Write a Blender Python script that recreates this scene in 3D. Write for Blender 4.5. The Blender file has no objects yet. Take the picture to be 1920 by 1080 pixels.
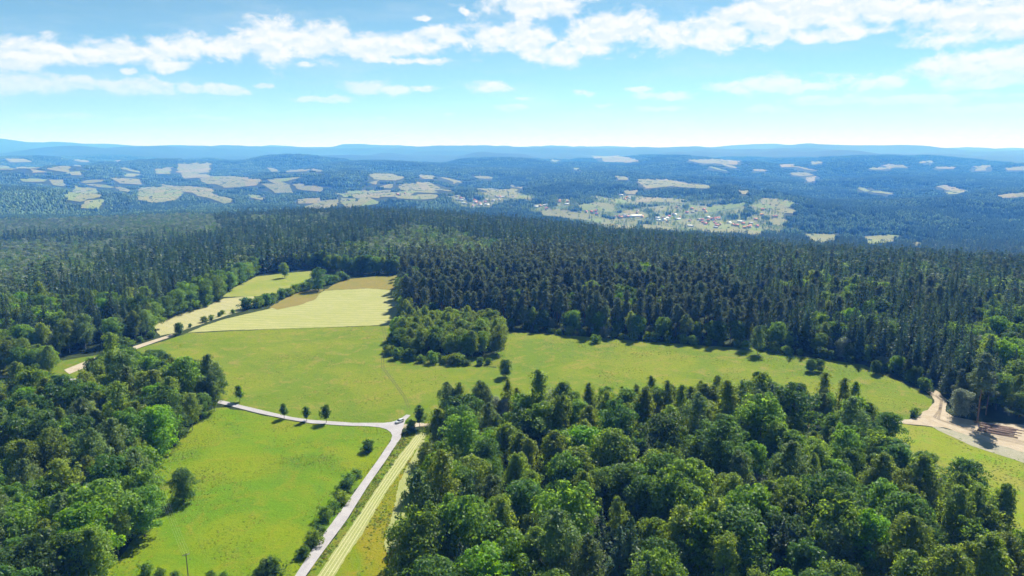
import bpy, bmesh, math, random
import numpy as np
from mathutils import Vector
rng = np.random.default_rng(7)
random.seed(7)
R = math.radians
S = bpy.context.scene
COL = S.collection

# ------------------------------------------------------------------ camera, sky, sun, exposure
CAM_H = 120.0
PITCH = R(11.2)
FPX = 1297.0                       # focal length in pixels of the 1920 px wide photograph
cam_d = bpy.data.cameras.new('camera')
cam_d.sensor_width = 36.0
cam_d.lens = FPX / 1920 * 36
cam_d.clip_start = 1.0
cam_d.clip_end = 120000
cam = bpy.data.objects.new('camera', cam_d)
COL.objects.link(cam)
cam.location = (0, 0, CAM_H)
cam.rotation_euler = (R(90) - PITCH, 0, 0)
S.camera = cam

SUN_EL, SUN_AZ = R(46), R(27)      # azimuth clockwise from +Y
SUN_STRENGTH = 5.0
SKY_STRENGTH = 0.070
EXPOSURE = 1.0
S.view_settings.view_transform = 'Standard'
S.view_settings.look = 'None'
S.view_settings.gamma = 1.0
S.view_settings.use_curve_mapping = False
S.view_settings.exposure = EXPOSURE
S.cycles.max_bounces = 6
S.cycles.diffuse_bounces = 4
S.cycles.glossy_bounces = 1
S.cycles.transmission_bounces = 3
S.cycles.volume_bounces = 2
S.cycles.transparent_max_bounces = 6
S.cycles.caustics_reflective = False
S.cycles.caustics_refractive = False

def px_dir(px, py):
    p = PITCH
    f = np.array([0, math.cos(p), -math.sin(p)]); u = np.array([0, math.sin(p), math.cos(p)])
    px = np.asarray(px, float); py = np.asarray(py, float)
    d = f * FPX + np.stack([px - 960, 0 * px, 0 * px], -1) + u * (540 - py)[..., None]
    return d / np.linalg.norm(d, axis=-1, keepdims=True)

def to_px(P):
    P = np.asarray(P, float)
    c, s = math.cos(PITCH), math.sin(PITCH)
    x, y, z = P[..., 0], P[..., 1], P[..., 2] - CAM_H
    dep = y * c - z * s
    up = y * s + z * c
    dep = np.where(dep < 1, 1, dep)
    return 960 + FPX * x / dep, 540 - FPX * up / dep, dep

class NT:
    """small helper for node trees"""
    def __init__(self, nt):
        self.nt = nt; nt.nodes.clear()
    def n(self, t, **kw):
        nd = self.nt.nodes.new(t)
        for k, v in kw.items():
            if k.startswith('i_'):
                key = k[2:]
                nd.inputs[int(key) if key.isdigit() else key].default_value = v
            else: setattr(nd, k, v)
        return nd
    def l(self, a, b): self.nt.links.new(a, b)
    def math(self, op, a, b=None, c=None, clamp=False):
        nd = self.nt.nodes.new('ShaderNodeMath'); nd.operation = op; nd.use_clamp = clamp
        for i, v in enumerate((a, b, c)):
            if v is None: continue
            if isinstance(v, (int, float)): nd.inputs[i].default_value = v
            else: self.l(v, nd.inputs[i])
        return nd.outputs[0]
    def vmath(self, op, a, b=None):
        nd = self.nt.nodes.new('ShaderNodeVectorMath'); nd.operation = op
        for i, v in enumerate((a, b)):
            if v is None: continue
            if isinstance(v, tuple): nd.inputs[i].default_value = v
            else: self.l(v, nd.inputs[i])
        return nd.outputs['Value'] if op in ('LENGTH', 'DOT_PRODUCT', 'DISTANCE') else nd.outputs['Vector']
    def smooth(self, v, a, b):
        nd = self.nt.nodes.new('ShaderNodeMapRange'); nd.interpolation_type = 'SMOOTHSTEP'
        self.l(v, nd.inputs[0]); nd.inputs[1].default_value = a; nd.inputs[2].default_value = b
        return nd.outputs[0]
    def mixc(self, f, a, b, mode='MIX'):
        nd = self.nt.nodes.new('ShaderNodeMix'); nd.data_type = 'RGBA'; nd.blend_type = mode
        for sock, v in ((nd.inputs[0], f), (nd.inputs[6], a), (nd.inputs[7], b)):
            if isinstance(v, (int, float)): sock.default_value = v
            elif isinstance(v, (tuple, list)): sock.default_value = tuple(v) + (1,) * (4 - len(v))
            else: self.l(v, sock)
        return nd.outputs[2]
    def noise(self, vec, scale, detail=4, rough=0.55, dist=0.0):
        nd = self.nt.nodes.new('ShaderNodeTexNoise')
        nd.inputs['Scale'].default_value = scale; nd.inputs['Detail'].default_value = detail
        nd.inputs['Roughness'].default_value = rough; nd.inputs['Distortion'].default_value = dist
        if vec is not None: self.l(vec, nd.inputs['Vector'])
        return nd.outputs[0]

W = bpy.data.worlds.new('World'); S.world = W; W.use_nodes = True
t = NT(W.node_tree)
out = t.n('ShaderNodeOutputWorld')
sky = t.n('ShaderNodeTexSky', sky_type='NISHITA', sun_disc=False)
sky.sun_elevation = SUN_EL; sky.sun_rotation = SUN_AZ
sky.altitude = 3000; sky.air_density = 0.65; sky.dust_density = 0.12; sky.ozone_density = 4.0
bg = t.n('ShaderNodeBackground', i_Strength=SKY_STRENGTH); hsv = t.n('ShaderNodeHueSaturation', i_Hue=0.456, i_Saturation=0.92); t.l(t.mixc(1.0, sky.outputs[0], (1.06, 0.97, 1.06), 'MULTIPLY'), hsv.inputs['Color']); t.l(hsv.outputs[0], bg.inputs[0])
tc = t.n('ShaderNodeTexCoord')
sep = t.n('ShaderNodeSeparateXYZ'); t.l(tc.outputs['Generated'], sep.inputs[0])
az = t.math('ARCTAN2', sep.outputs[0], sep.outputs[1])
el = t.math('ARCSINE', sep.outputs[2])
cb = t.n('ShaderNodeCombineXYZ'); t.l(az, cb.inputs[0]); t.l(el, cb.inputs[1])
azel = cb.outputs[0]
warp_n = t.n('ShaderNodeTexNoise', i_Scale=16.0, i_Detail=5.0, i_Roughness=0.6); t.l(azel, warp_n.inputs['Vector'])
wv = t.vmath('MULTIPLY', t.vmath('SUBTRACT', warp_n.outputs['Color'], (.5, .5, .5)), (0.035, 0.02, 0))
azw = t.vmath('ADD', azel, wv)
CLOUDS = [(25,112,45,20),(100,98,75,21),(165,100,60,17),(215,98,60,20),(300,99,60,18),(350,88,60,22),(430,88,48,24),(510,72,62,38),(590,78,85,33),(690,88,80,28),
 (760,82,60,25),(830,64,50,18),(920,70,52,28),(1000,75,62,34),(1050,98,45,25),(1110,65,50,38),(1180,52,60,36),(1260,68,60,27),(1340,60,70,30),(1388,66,30,22),
 (760,113,100,7),(1000,8,105,24),(1460,25,120,36),(1590,18,130,30),(1690,20,60,18),(1560,62,80,12),(1840,34,110,40),(1915,30,70,42),(1440,70,50,14),
 (325,127,35,11),(570,122,18,9),(240,133,14,6),(790,31,20,5),(870,20,9,6),(15,158,35,18),(80,156,52,18),(150,160,42,13),(235,163,52,15),(310,168,36,11),(352,169,22,10),
 (425,168,36,9),(487,159,20,5),(600,186,52,6),(640,184,30,7),(690,164,46,13),(740,170,35,8),(795,168,25,7),(918,162,44,12),(985,186,20,5),(960,203,34,6),
 (1090,175,28,8),(1130,197,20,4),(1200,169,28,6),(1250,181,60,9),(1380,162,55,11),(1460,156,72,17),(1520,160,40,8),(1645,150,50,15),(1830,122,90,24),(1905,112,55,24),
 (1860,150,90,15),(1560,186,90,9),(1720,186,130,9),(1450,203,45,8),(75,217,26,5),(140,218,40,5),(250,222,30,4),(380,222,60,4),(710,217,12,4),(845,213,14,3),(1850,205,90,8),(1240,205,40,5)]
env = None
for (cx, cy, cw, ch) in CLOUDS:
    d = px_dir(cx, cy); a0 = math.atan2(d[0], d[1]); e0 = math.asin(d[2])
    k = 1.28 / FPX
    v = t.vmath('MULTIPLY', t.vmath('SUBTRACT', azw, (a0, e0, 0)), (1 / (cw * k), 1 / (ch * k), 0))
    ln = t.vmath('LENGTH', v)
    env = ln if env is None else t.math('SMOOTH_MIN', env, ln, 0.18)
env = t.math('SUBTRACT', 1.0, env)
st = t.vmath('MULTIPLY', azel, (1, 1.7, 1))
n1 = t.noise(st, 27, 9, 0.60, 0.2)
n1u = t.noise(t.vmath('ADD', st, (0.003, 0.011, 0)), 27, 9, 0.60, 0.2)
dens = t.math('ADD', env, t.math('MULTIPLY', t.math('SUBTRACT', n1, 0.53), 2.1))
# scattered cumulus higher up and all round, outside the frame
inv = t.math('DIVIDE', 1.0, t.math('MAXIMUM', sep.outputs[2], 0.15))
pl = t.n('ShaderNodeCombineXYZ'); t.l(t.math('MULTIPLY', sep.outputs[0], inv), pl.inputs[0]); t.l(t.math('MULTIPLY', sep.outputs[1], inv), pl.inputs[1])
n2 = t.noise(pl.outputs[0], 1.3, 8, 0.6)
hi = t.math('MULTIPLY', t.smooth(n2, 0.56, 0.72), t.smooth(el, R(13), R(20)))
cov = t.smooth(dens, -0.05, 0.62)
cov = t.math('MULTIPLY', cov, t.smooth(el, R(0.8), R(7)))
cov = t.math('MULTIPLY', cov, 0.9)
cov = t.math('MAXIMUM', cov, hi, clamp=True)
veil = t.math('MULTIPLY', t.smooth(t.noise(t.vmath('MULTIPLY', st, (0.6, 1.6, 1)), 8, 8, 0.62), 0.42, 0.8), 0.22)
cov = t.math('MAXIMUM', cov, veil)
lit = t.smooth(t.math('SUBTRACT', n1, n1u), -0.10, 0.10)
deep = t.smooth(dens, 0.25, 1.0)
inner = t.math('MULTIPLY', t.math('SUBTRACT', 1.0, lit), t.math('ADD', 0.35, t.math('MULTIPLY', deep, 0.65)))  # cloud shading put into the colour: lit tops, bluish shaded undersides
ccol = t.mixc(inner, (0.98, 0.98, 0.98), (0.72, 0.84, 0.93))
cbg = t.n('ShaderNodeBackground', i_Strength=0.54); t.l(ccol, cbg.inputs[0])
mx = t.n('ShaderNodeMixShader'); t.l(cov, mx.inputs[0]); t.l(bg.outputs[0], mx.inputs[1]); t.l(cbg.outputs[0], mx.inputs[2])
t.l(mx.outputs[0], out.inputs[0])

sun_d = bpy.data.lights.new('sun', 'SUN'); sun_d.energy = SUN_STRENGTH; sun_d.angle = R(0.53); sun_d.color = (1.0, 0.965, 0.90)
sun = bpy.data.objects.new('sun', sun_d); COL.objects.link(sun)
sv = Vector((math.sin(SUN_AZ) * math.cos(SUN_EL), math.cos(SUN_AZ) * math.cos(SUN_EL), math.sin(SUN_EL)))
sun.rotation_euler = sv.to_track_quat('Z', 'Y').to_euler()
sun.location = (0, 0, 300)

# ------------------------------------------------------------------ small helpers
def tag(o, label=None, cat=None, group=None, kind=None):
    if label: o['label'] = label
    if cat: o['category'] = cat
    if group: o['group'] = group
    if kind: o['kind'] = kind
    return o

def mesh_np(name, V, F4=None, F3=None, mats=(), mi4=None, mi3=None, smooth=False):
    me = bpy.data.meshes.new(name)
    V = np.asarray(V, np.float32)
    F4 = np.zeros((0, 4), np.int32) if F4 is None else np.asarray(F4, np.int32).reshape(-1, 4)
    F3 = np.zeros((0, 3), np.int32) if F3 is None else np.asarray(F3, np.int32).reshape(-1, 3)
    nl = F4.size + F3.size
    me.vertices.add(len(V)); me.vertices.foreach_set('co', V.ravel())
    me.loops.add(nl); me.loops.foreach_set('vertex_index', np.concatenate([F4.ravel(), F3.ravel()]).astype(np.int32))
    me.polygons.add(len(F4) + len(F3))
    ls = np.concatenate([np.arange(len(F4)) * 4, F4.size + np.arange(len(F3)) * 3]).astype(np.int32)
    me.polygons.foreach_set('loop_start', ls)
    for m in mats: me.materials.append(m)
    if mi4 is not None or mi3 is not None:
        a = np.zeros(len(F4), np.int32) if mi4 is None else np.asarray(mi4, np.int32)
        b = np.zeros(len(F3), np.int32) if mi3 is None else np.asarray(mi3, np.int32)
        me.polygons.foreach_set('material_index', np.concatenate([a, b]).astype(np.int32))
    if smooth: me.polygons.foreach_set('use_smooth', np.ones(len(F4) + len(F3), bool))
    me.update(calc_edges=True); me.validate()
    return me

def link(name, me, parent=None, loc=None):
    o = bpy.data.objects.new(name, me); COL.objects.link(o)
    if parent is not None: o.parent = parent
    if loc is not None: o.location = loc
    return o

def empty(name, loc, rz=0.0):
    o = bpy.data.objects.new(name, None); COL.objects.link(o)
    o.empty_display_size = 0.5; o.location = loc; o.rotation_euler = (0, 0, rz)
    return o

# ------------------------------------------------------------------ value noise and the terrain
_lat = np.random.default_rng(3).random((256, 256))
def vnoise(x, y, s):
    x = np.asarray(x, float) / s + 1000.37; y = np.asarray(y, float) / s + 1000.71
    xi = np.floor(x).astype(int); yi = np.floor(y).astype(int)
    fx = x - xi; fy = y - yi
    fx = fx * fx * fx * (fx * (fx * 6 - 15) + 10); fy = fy * fy * fy * (fy * (fy * 6 - 15) + 10)
    g = lambda i, j: _lat[i % 256, j % 256]
    a = g(xi, yi) * (1 - fx) + g(xi + 1, yi) * fx
    b = g(xi, yi + 1) * (1 - fx) + g(xi + 1, yi + 1) * fx
    return (a * (1 - fy) + b * fy) - 0.5

T_COL = np.array([-300, 0, 300, 600, 960, 1300, 1600, 1920, 2250], float)
T_U = (T_COL - 960) / FPX * 0.985
T_ROWS = [
 (40,    0, 0, 0, 0, 0, 0, 0, 0, 0), (480,   0, 0, 0, 0, 0, 0, 0, 0, 0),
 (560,  -6, -4, -1, 0, 0, 0, -1, -2, -3), (700, -22, -17, -6, 0, -2, -3, -8, -12, -16),
 (850, -37, -32, -19, -3, -6, -10, -22, -34, -40), (1100, -52, -48, -36, -5, -15, -38, -58, -75, -80),
 (1400, -64, -66, -52, -8, -28, -75, -105, -115, -120), (1700, -68, -76, -72, -22, -72, -115, -140, -145, -145),
 (2200, -72, -92, -97, -80, -124, -145, -152, -152, -152), (2700, -64, -86, -99, -104, -134, -148, -140, -132, -130), (3200, -58, -72, -82, -98, -122, -140, -92, -78, -76),
 (3600, -52, -54, -58, -90, -112, -134, -104, -92, -92), (4500, -56, -66, -70, -72, -84, -122, -164, -164, -164),
 (5500, -30, -22, -14, -20, -26, -82, -84, -90, -92), (6200, -48, -46, -40, -28, -34, -92, -96, -104, -106), (7000, -24, -12, 0, 2, 8, -45, -24, -40, -50),
 (8200, 0, 16, 22, 14, 2, -42, -14, -22, -30), (9500, -10, 0, -8, -18, -28, -20, -60, -60, -60),
 (12000, 60, 72, 62, 42, 30, 42, 30, 28, 30), (14000, 120, 110, 100, 90, 70, 90, 90, 60, 50),
 (17000, 345, 336, 300, 258, 205, 200, 222, 110, 110), (20000, 240, 230, 215, 190, 150, 160, 150, 110, 110),
 (25000, 240, 240, 235, 225, 222, 222, 225, 150, 150), (34000, 100, 100, 100, 100, 100, 100, 100, 100, 100)]
_ld = np.log([r[0] for r in T_ROWS]); _tz = np.array([r[1:] for r in T_ROWS], float)
NU, ND = 300, 700
_gu = np.linspace(T_U[0] - 1.0, T_U[-1] + 1.0, NU); _gd = np.linspace(math.log(40), math.log(34000), ND)
_tmp = np.array([np.interp(_gu, T_U, row) for row in _tz])
_tab = np.array([np.interp(_gd, _ld, _tmp[:, j]) for j in range(NU)]).T       # ND x NU
def _gauss(a, s, ax):
    k = np.exp(-0.5 * (np.arange(-3 * s, 3 * s + 1) / s) ** 2); k /= k.sum()
    pad = [(0, 0), (0, 0)]; pad[ax] = (3 * s, 3 * s)
    return np.apply_along_axis(lambda m: np.convolve(m, k, 'valid'), ax, np.pad(a, pad, mode='edge'))
_tab = _gauss(_gauss(_tab, 8, 0), 9, 1)
def ter(x, y):
    x = np.asarray(x, float); y = np.asarray(y, float)
    r = np.hypot(x, y)
    D = np.maximum(np.maximum(y, 0.5 * r), 40.0)
    u = np.clip(x / D, _gu[0], _gu[-1] - 1e-6)
    iu = (u - _gu[0]) / (_gu[1] - _gu[0]); idd = (np.clip(np.log(D), _gd[0], _gd[-1] - 1e-6) - _gd[0]) / (_gd[1] - _gd[0])
    i0 = np.clip(iu.astype(int), 0, NU - 2); j0 = np.clip(idd.astype(int), 0, ND - 2); fu = iu - i0; fd = idd - j0
    z = (_tab[j0, i0] * (1 - fu) + _tab[j0, i0 + 1] * fu) * (1 - fd) + (_tab[j0 + 1, i0] * (1 - fu) + _tab[j0 + 1, i0 + 1] * fu) * fd
    ss = lambda a, b: np.clip((D - a) / (b - a), 0, 1) ** 2 * (3 - 2 * np.clip((D - a) / (b - a), 0, 1))
    z = z + 1.3 * vnoise(x, y, 95)
    z = z + vnoise(x, y, 420) * 44 * ss(1300, 2800) + vnoise(x + 900, y, 1100) * 135 * ss(1700, 4000) + vnoise(x, y + 300, 2900) * 190 * ss(4500, 12000)
    return np.maximum(z, -165)

def gpx(px, py):
    """where the view ray of a pixel of the photograph first meets the terrain"""
    px = np.atleast_1d(np.asarray(px, float)); py = np.atleast_1d(np.asarray(py, float))
    d = px_dir(px, py)
    T = np.geomspace(90, 30000, 1500)
    P = d[:, None, :] * T[None, :, None]
    below = (P[..., 2] + CAM_H) < ter(P[..., 0], P[..., 1])
    i = np.argmax(below, 1); i = np.where(below.any(1), np.maximum(i, 1), len(T) - 1)
    lo = T[i - 1]; hi_ = T[i]
    for _ in range(18):
        m = (lo + hi_) / 2; Q = d * m[:, None]
        b = (Q[:, 2] + CAM_H) < ter(Q[:, 0], Q[:, 1])
        hi_ = np.where(b, m, hi_); lo = np.where(b, lo, m)
    Q = d * hi_[:, None]
    return np.stack([Q[:, 0], Q[:, 1], ter(Q[:, 0], Q[:, 1])], -1)

def inpoly(x, y, poly):
    poly = np.asarray(poly, float); x = np.asarray(x, float); y = np.asarray(y, float)
    c = np.zeros(x.shape, bool); n = len(poly); j = n - 1
    for i in range(n):
        xi, yi = poly[i][:2]; xj, yj = poly[j][:2]
        if yi != yj:
            c ^= ((yi > y) != (yj > y)) & (x < (xj - xi) * (y - yi) / (yj - yi) + xi)
        j = i
    return c

# ------------------------------------------------------------------ materials
def new_mat(name):
    m = bpy.data.materials.new(name); m.use_nodes = True
    return m, NT(m.node_tree)

def leaf_mat(name, col, trans, var=0.35, hue=0.022, tmix=0.5, clump=0.5):
    m, t = new_mat(name)
    o = t.n('ShaderNodeOutputMaterial')
    oi = t.n('ShaderNodeObjectInfo'); geo = t.n('ShaderNodeTexCoord')
    n = t.noise(geo.outputs['Object'], clump, 3, 0.6)
    ri = t.n('ShaderNodeNewGeometry').outputs['Random Per Island']
    val = t.math('ADD', t.math('MULTIPLY', t.math('SUBTRACT', oi.outputs['Random'], 0.5), var * 1.3), 1.0)
    val = t.math('MULTIPLY', val, t.math('ADD', 0.72, t.math('MULTIPLY', n, 0.55)))
    val = t.math('MULTIPLY', val, t.math('ADD', 0.75, t.math('MULTIPLY', ri, 0.5)))
    hs = t.math('ADD', 0.506, t.math('MULTIPLY', t.math('SUBTRACT', t.math('FRACT', t.math('MULTIPLY', oi.outputs['Random'], 7.31)), 0.5), hue))
    def tint(c):
        h = t.n('ShaderNodeHueSaturation'); h.inputs['Color'].default_value = (*c, 1)
        t.l(hs, h.inputs['Hue']); t.l(val, h.inputs['Value']); return h.outputs[0]
    d = t.n('ShaderNodeBsdfDiffuse'); t.l(tint(col), d.inputs[0])
    tr = t.n('ShaderNodeBsdfTranslucent'); t.l(tint(trans), tr.inputs[0])
    gl = t.n('ShaderNodeBsdfGlossy', i_Roughness=0.45); gl.inputs[0].default_value = (0.75, 0.8, 0.75, 1)
    a = t.n('ShaderNodeMixShader', i_0=tmix); t.l(d.outputs[0], a.inputs[1]); t.l(tr.outputs[0], a.inputs[2])
    b = t.n('ShaderNodeMixShader', i_0=0.015); t.l(a.outputs[0], b.inputs[1]); t.l(gl.outputs[0], b.inputs[2])
    t.l(b.outputs[0], o.inputs[0])
    return m

def bark_mat(name, c1, c2, scale=3.0):
    m, t = new_mat(name)
    o = t.n('ShaderNodeOutputMaterial'); tc = t.n('ShaderNodeTexCoord')
    n = t.noise(t.vmath('MULTIPLY', tc.outputs['Object'], (1, 1, 0.35)), scale, 5, 0.7)
    b = t.n('ShaderNodeBsdfPrincipled', i_Roughness=0.9); t.l(t.mixc(t.smooth(n, 0.35, 0.65), c1, c2), b.inputs[0])
    t.l(b.outputs[0], o.inputs[0]); return m

def plain_mat(name, c, rough=0.7, metal=0.0, noise=0.15, scale=4.0, spec=0.3):
    m, t = new_mat(name)
    o = t.n('ShaderNodeOutputMaterial'); tc = t.n('ShaderNodeTexCoord')
    n = t.noise(tc.outputs['Object'], scale, 4)
    lo = tuple(v * (1 - noise) for v in c); hi = tuple(min(1, v * (1 + noise)) for v in c)
    b = t.n('ShaderNodeBsdfPrincipled', i_Roughness=rough, i_Metallic=metal); b.inputs['Specular IOR Level'].default_value = spec
    t.l(t.mixc(n, lo, hi), b.inputs[0]); t.l(b.outputs[0], o.inputs[0]); return m

def grass_mat(name, cols, scale_big=0.02, scale_mid=0.12, fine=1.4, stretch=None, lines=None, bump=0.5):
    """cols: base, second, third (large patches), speck dark; world metres"""
    m, t = new_mat(name)
    o = t.n('ShaderNodeOutputMaterial'); g = t.n('ShaderNodeNewGeometry')
    P = g.outputs['Position']
    if stretch is not None:
        rot = t.n('ShaderNodeVectorRotate', rotation_type='Z_AXIS'); t.l(P, rot.inputs[0]); rot.inputs['Angle'].default_value = stretch[0]
        Ps = t.vmath('MULTIPLY', rot.outputs[0], (stretch[1], stretch[2], 1))
    else: Ps = P
    nb = t.noise(P, scale_big, 4, 0.6, 0.8); nm = t.noise(Ps, scale_mid, 6, 0.65, 0.6); nf = t.noise(Ps, fine, 5, 0.7)
    c = t.mixc(t.smooth(nb, 0.38, 0.62), cols[0], cols[1])
    c = t.mixc(t.math('MULTIPLY', t.smooth(nm, 0.48, 0.70), 0.75), c, cols[2])
    n5 = t.noise(Ps, scale_mid * 3.5, 5, 0.7, 0.5); c = t.mixc(t.math('MULTIPLY', t.smooth(n5, 0.5, 0.7), 0.45), c, cols[1])
    c = t.mixc(t.math('MULTIPLY', t.smooth(nf, 0.53, 0.70), 0.75), c, cols[3])
    if lines is not None:
        ang, wl, amt, lc = lines
        rt = t.n('ShaderNodeVectorRotate', rotation_type='Z_AXIS'); t.l(P, rt.inputs[0]); rt.inputs['Angle'].default_value = ang
        dn = t.noise(P, 0.05, 3)
        sx = t.n('ShaderNodeSeparateXYZ'); t.l(rt.outputs[0], sx.inputs[0])
        ph = t.math('ADD', t.math('MULTIPLY', sx.outputs[1], 2 * math.pi / wl), t.math('MULTIPLY', dn, 4.0))
        w = t.math('ADD', t.math('MULTIPLY', t.math('SINE', ph), 0.5), 0.5)
        w = t.math('MULTIPLY', t.math('MULTIPLY', t.math('POWER', w, 2.5), t.smooth(t.noise(t.vmath('MULTIPLY', rt.outputs[0], (0.08, 0.6, 1)), 1.0, 4), 0.3, 0.6)), amt)
        c = t.mixc(w, c, lc)
    b = t.n('ShaderNodeBsdfPrincipled', i_Roughness=0.95); b.inputs['Specular IOR Level'].default_value = 0.08
    t.l(c, b.inputs[0])
    bp = t.n('ShaderNodeBump', i_Strength=bump, i_Distance=0.6)
    t.l(t.math('ADD', nf, t.math('MULTIPLY', nm, 1.5)), bp.inputs['Height']); t.l(bp.outputs[0], b.inputs['Normal'])
    t.l(b.outputs[0], o.inputs[0]); return m

M = {}
M['floor'] = grass_mat('forest_floor', [(0.030, 0.045, 0.012), (0.020, 0.034, 0.012), (0.05, 0.07, 0.016), (0.012, 0.018, 0.008)], 0.01, 0.05, 0.6)
M['meadow_near'] = grass_mat('meadow_near', [(0.150, 0.198, 0.004), (0.092, 0.180, 0.004), (0.180, 0.185, 0.012), (0.060, 0.105, 0.004)], 0.028, 0.10, 1.1)
M['meadow_up'] = grass_mat('meadow_upper', [(0.155, 0.190, 0.012), (0.105, 0.165, 0.009), (0.225, 0.185, 0.045), (0.075, 0.105, 0.010)], 0.02, 0.11, 1.0)
M['meadow_right'] = grass_mat('meadow_right', [(0.165, 0.215, 0.010), (0.205, 0.21, 0.03), (0.115, 0.23, 0.006), (0.135, 0.135, 0.02)], 0.03, 0.10, 0.9)
M['hay'] = grass_mat('mown_hay', [(0.275, 0.285, 0.10), (0.25, 0.27, 0.085), (0.31, 0.305, 0.135), (0.215, 0.235, 0.07)], 0.02, 0.12, 0.9, lines=(R(4), 7.0, 0.6, (0.36, 0.34, 0.18)))
M['hay_pale'] = grass_mat('mown_hay_pale', [(0.31, 0.295, 0.145), (0.26, 0.27, 0.11), (0.345, 0.325, 0.18), (0.225, 0.23, 0.09)], 0.02, 0.12, 0.9, lines=(R(35), 8.0, 0.45, (0.36, 0.335, 0.2)))
M['brown'] = grass_mat('dry_grass', [(0.195, 0.16, 0.04), (0.165, 0.16, 0.03), (0.225, 0.18, 0.055), (0.12, 0.12, 0.022)], 0.03, 0.12, 0.9)
M['green_up'] = grass_mat('green_pasture', [(0.18, 0.22, 0.03), (0.225, 0.235, 0.055), (0.265, 0.25, 0.085), (0.135, 0.17, 0.02)], 0.02, 0.08, 0.8)
M['strip'] = grass_mat('mown_strip', [(0.275, 0.285, 0.115), (0.245, 0.275, 0.09), (0.31, 0.31, 0.15), (0.20, 0.235, 0.07)], 0.05, 0.3, 1.6)
M['orange'] = grass_mat('orange_meadow', [(0.185, 0.175, 0.008), (0.115, 0.175, 0.006), (0.235, 0.175, 0.014), (0.095, 0.115, 0.006)], 0.035, 0.14, 1.2)
M['verge'] = grass_mat('verge', [(0.09, 0.16, 0.006), (0.135, 0.16, 0.014), (0.175, 0.145, 0.03), (0.05, 0.085, 0.005)], 0.06, 0.25, 1.4)
M['far_field'] = grass_mat('far_field', [(0.18, 0.18, 0.08), (0.14, 0.165, 0.06), (0.21, 0.19, 0.095), (0.10, 0.13, 0.045)], 0.008, 0.022, 0.1, bump=0.0)
M['far_green'] = grass_mat('far_green_field', [(0.13, 0.185, 0.045), (0.17, 0.20, 0.06), (0.10, 0.155, 0.035), (0.145, 0.165, 0.06)], 0.006, 0.03, 0.2, bump=0.0)
M['far_tan'] = grass_mat('far_stubble', [(0.21, 0.19, 0.10), (0.18, 0.17, 0.08), (0.24, 0.21, 0.115), (0.15, 0.155, 0.065)], 0.008, 0.022, 0.1, bump=0.0)
M['far_green2'] = grass_mat('far_pasture', [(0.15, 0.165, 0.065), (0.19, 0.185, 0.08), (0.12, 0.15, 0.05), (0.10, 0.125, 0.04)], 0.008, 0.022, 0.1, bump=0.0)
M['valley'] = grass_mat('valley_floor', [(0.10, 0.145, 0.045), (0.19, 0.19, 0.085), (0.06, 0.10, 0.03), (0.05, 0.08, 0.022)], 0.006, 0.02, 0.15, bump=0.0)
def sand_mat(name, c, c2, ruts=None):
    m, t = new_mat(name); o = t.n('ShaderNodeOutputMaterial'); g = t.n('ShaderNodeNewGeometry')
    n = t.noise(g.outputs['Position'], 0.25, 6, 0.65, 0.8); f = t.noise(g.outputs['Position'], 2.5, 5, 0.7)
    col = t.mixc(t.smooth(n, 0.35, 0.68), c, c2); col = t.mixc(t.math('MULTIPLY', t.smooth(f, 0.5, 0.8), 0.35), col, tuple(v * 0.6 for v in c))
    b = t.n('ShaderNodeBsdfPrincipled', i_Roughness=0.95); b.inputs['Specular IOR Level'].default_value = 0.1; t.l(col, b.inputs[0])
    bp = t.n('ShaderNodeBump', i_Strength=0.4, i_Distance=0.15); t.l(f, bp.inputs['Height']); t.l(bp.outputs[0], b.inputs['Normal'])
    t.l(b.outputs[0], o.inputs[0]); return m
M['sand'] = sand_mat('sandy_ground', (0.33, 0.27, 0.19), (0.40, 0.34, 0.26))
M['track'] = sand_mat('gravel_track', (0.34, 0.28, 0.20), (0.40, 0.36, 0.29))
M['asphalt'] = sand_mat('pale_asphalt', (0.31, 0.295, 0.31), (0.365, 0.35, 0.365))
M['shoulder'] = sand_mat('stony_ground', (0.24, 0.235, 0.16), (0.30, 0.28, 0.22))

# ------------------------------------------------------------------ terrain sheet
def build_terrain():
    aa = np.concatenate([np.radians(np.linspace(-180, -50, 40, endpoint=False)), np.radians(np.linspace(-50, 50, 480, endpoint=False)), np.radians(np.linspace(50, 180, 41))])
    rr = np.concatenate([[2, 8, 20, 35], np.geomspace(50, 33500, 430)])
    A, RR = np.meshgrid(aa, rr)
    X = np.sin(A) * RR; Y = np.cos(A) * RR
    V = np.stack([X, Y, ter(X, Y)], -1).reshape(-1, 3)
    na, nr = len(aa), len(rr)
    i, j = np.meshgrid(np.arange(nr - 1), np.arange(na - 1), indexing='ij')
    a = i * na + j
    F = np.stack([a, a + na, a + na + 1, a + 1], -1).reshape(-1, 4)[:, ::-1]
    me = mesh_np('terrain', V, F4=F, mats=[M['floor']], smooth=True)
    o = link('terrain', me)
    tag(o, 'dark forest floor of the hills rolling away to the horizon', None, None, 'structure')
build_terrain()

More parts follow.
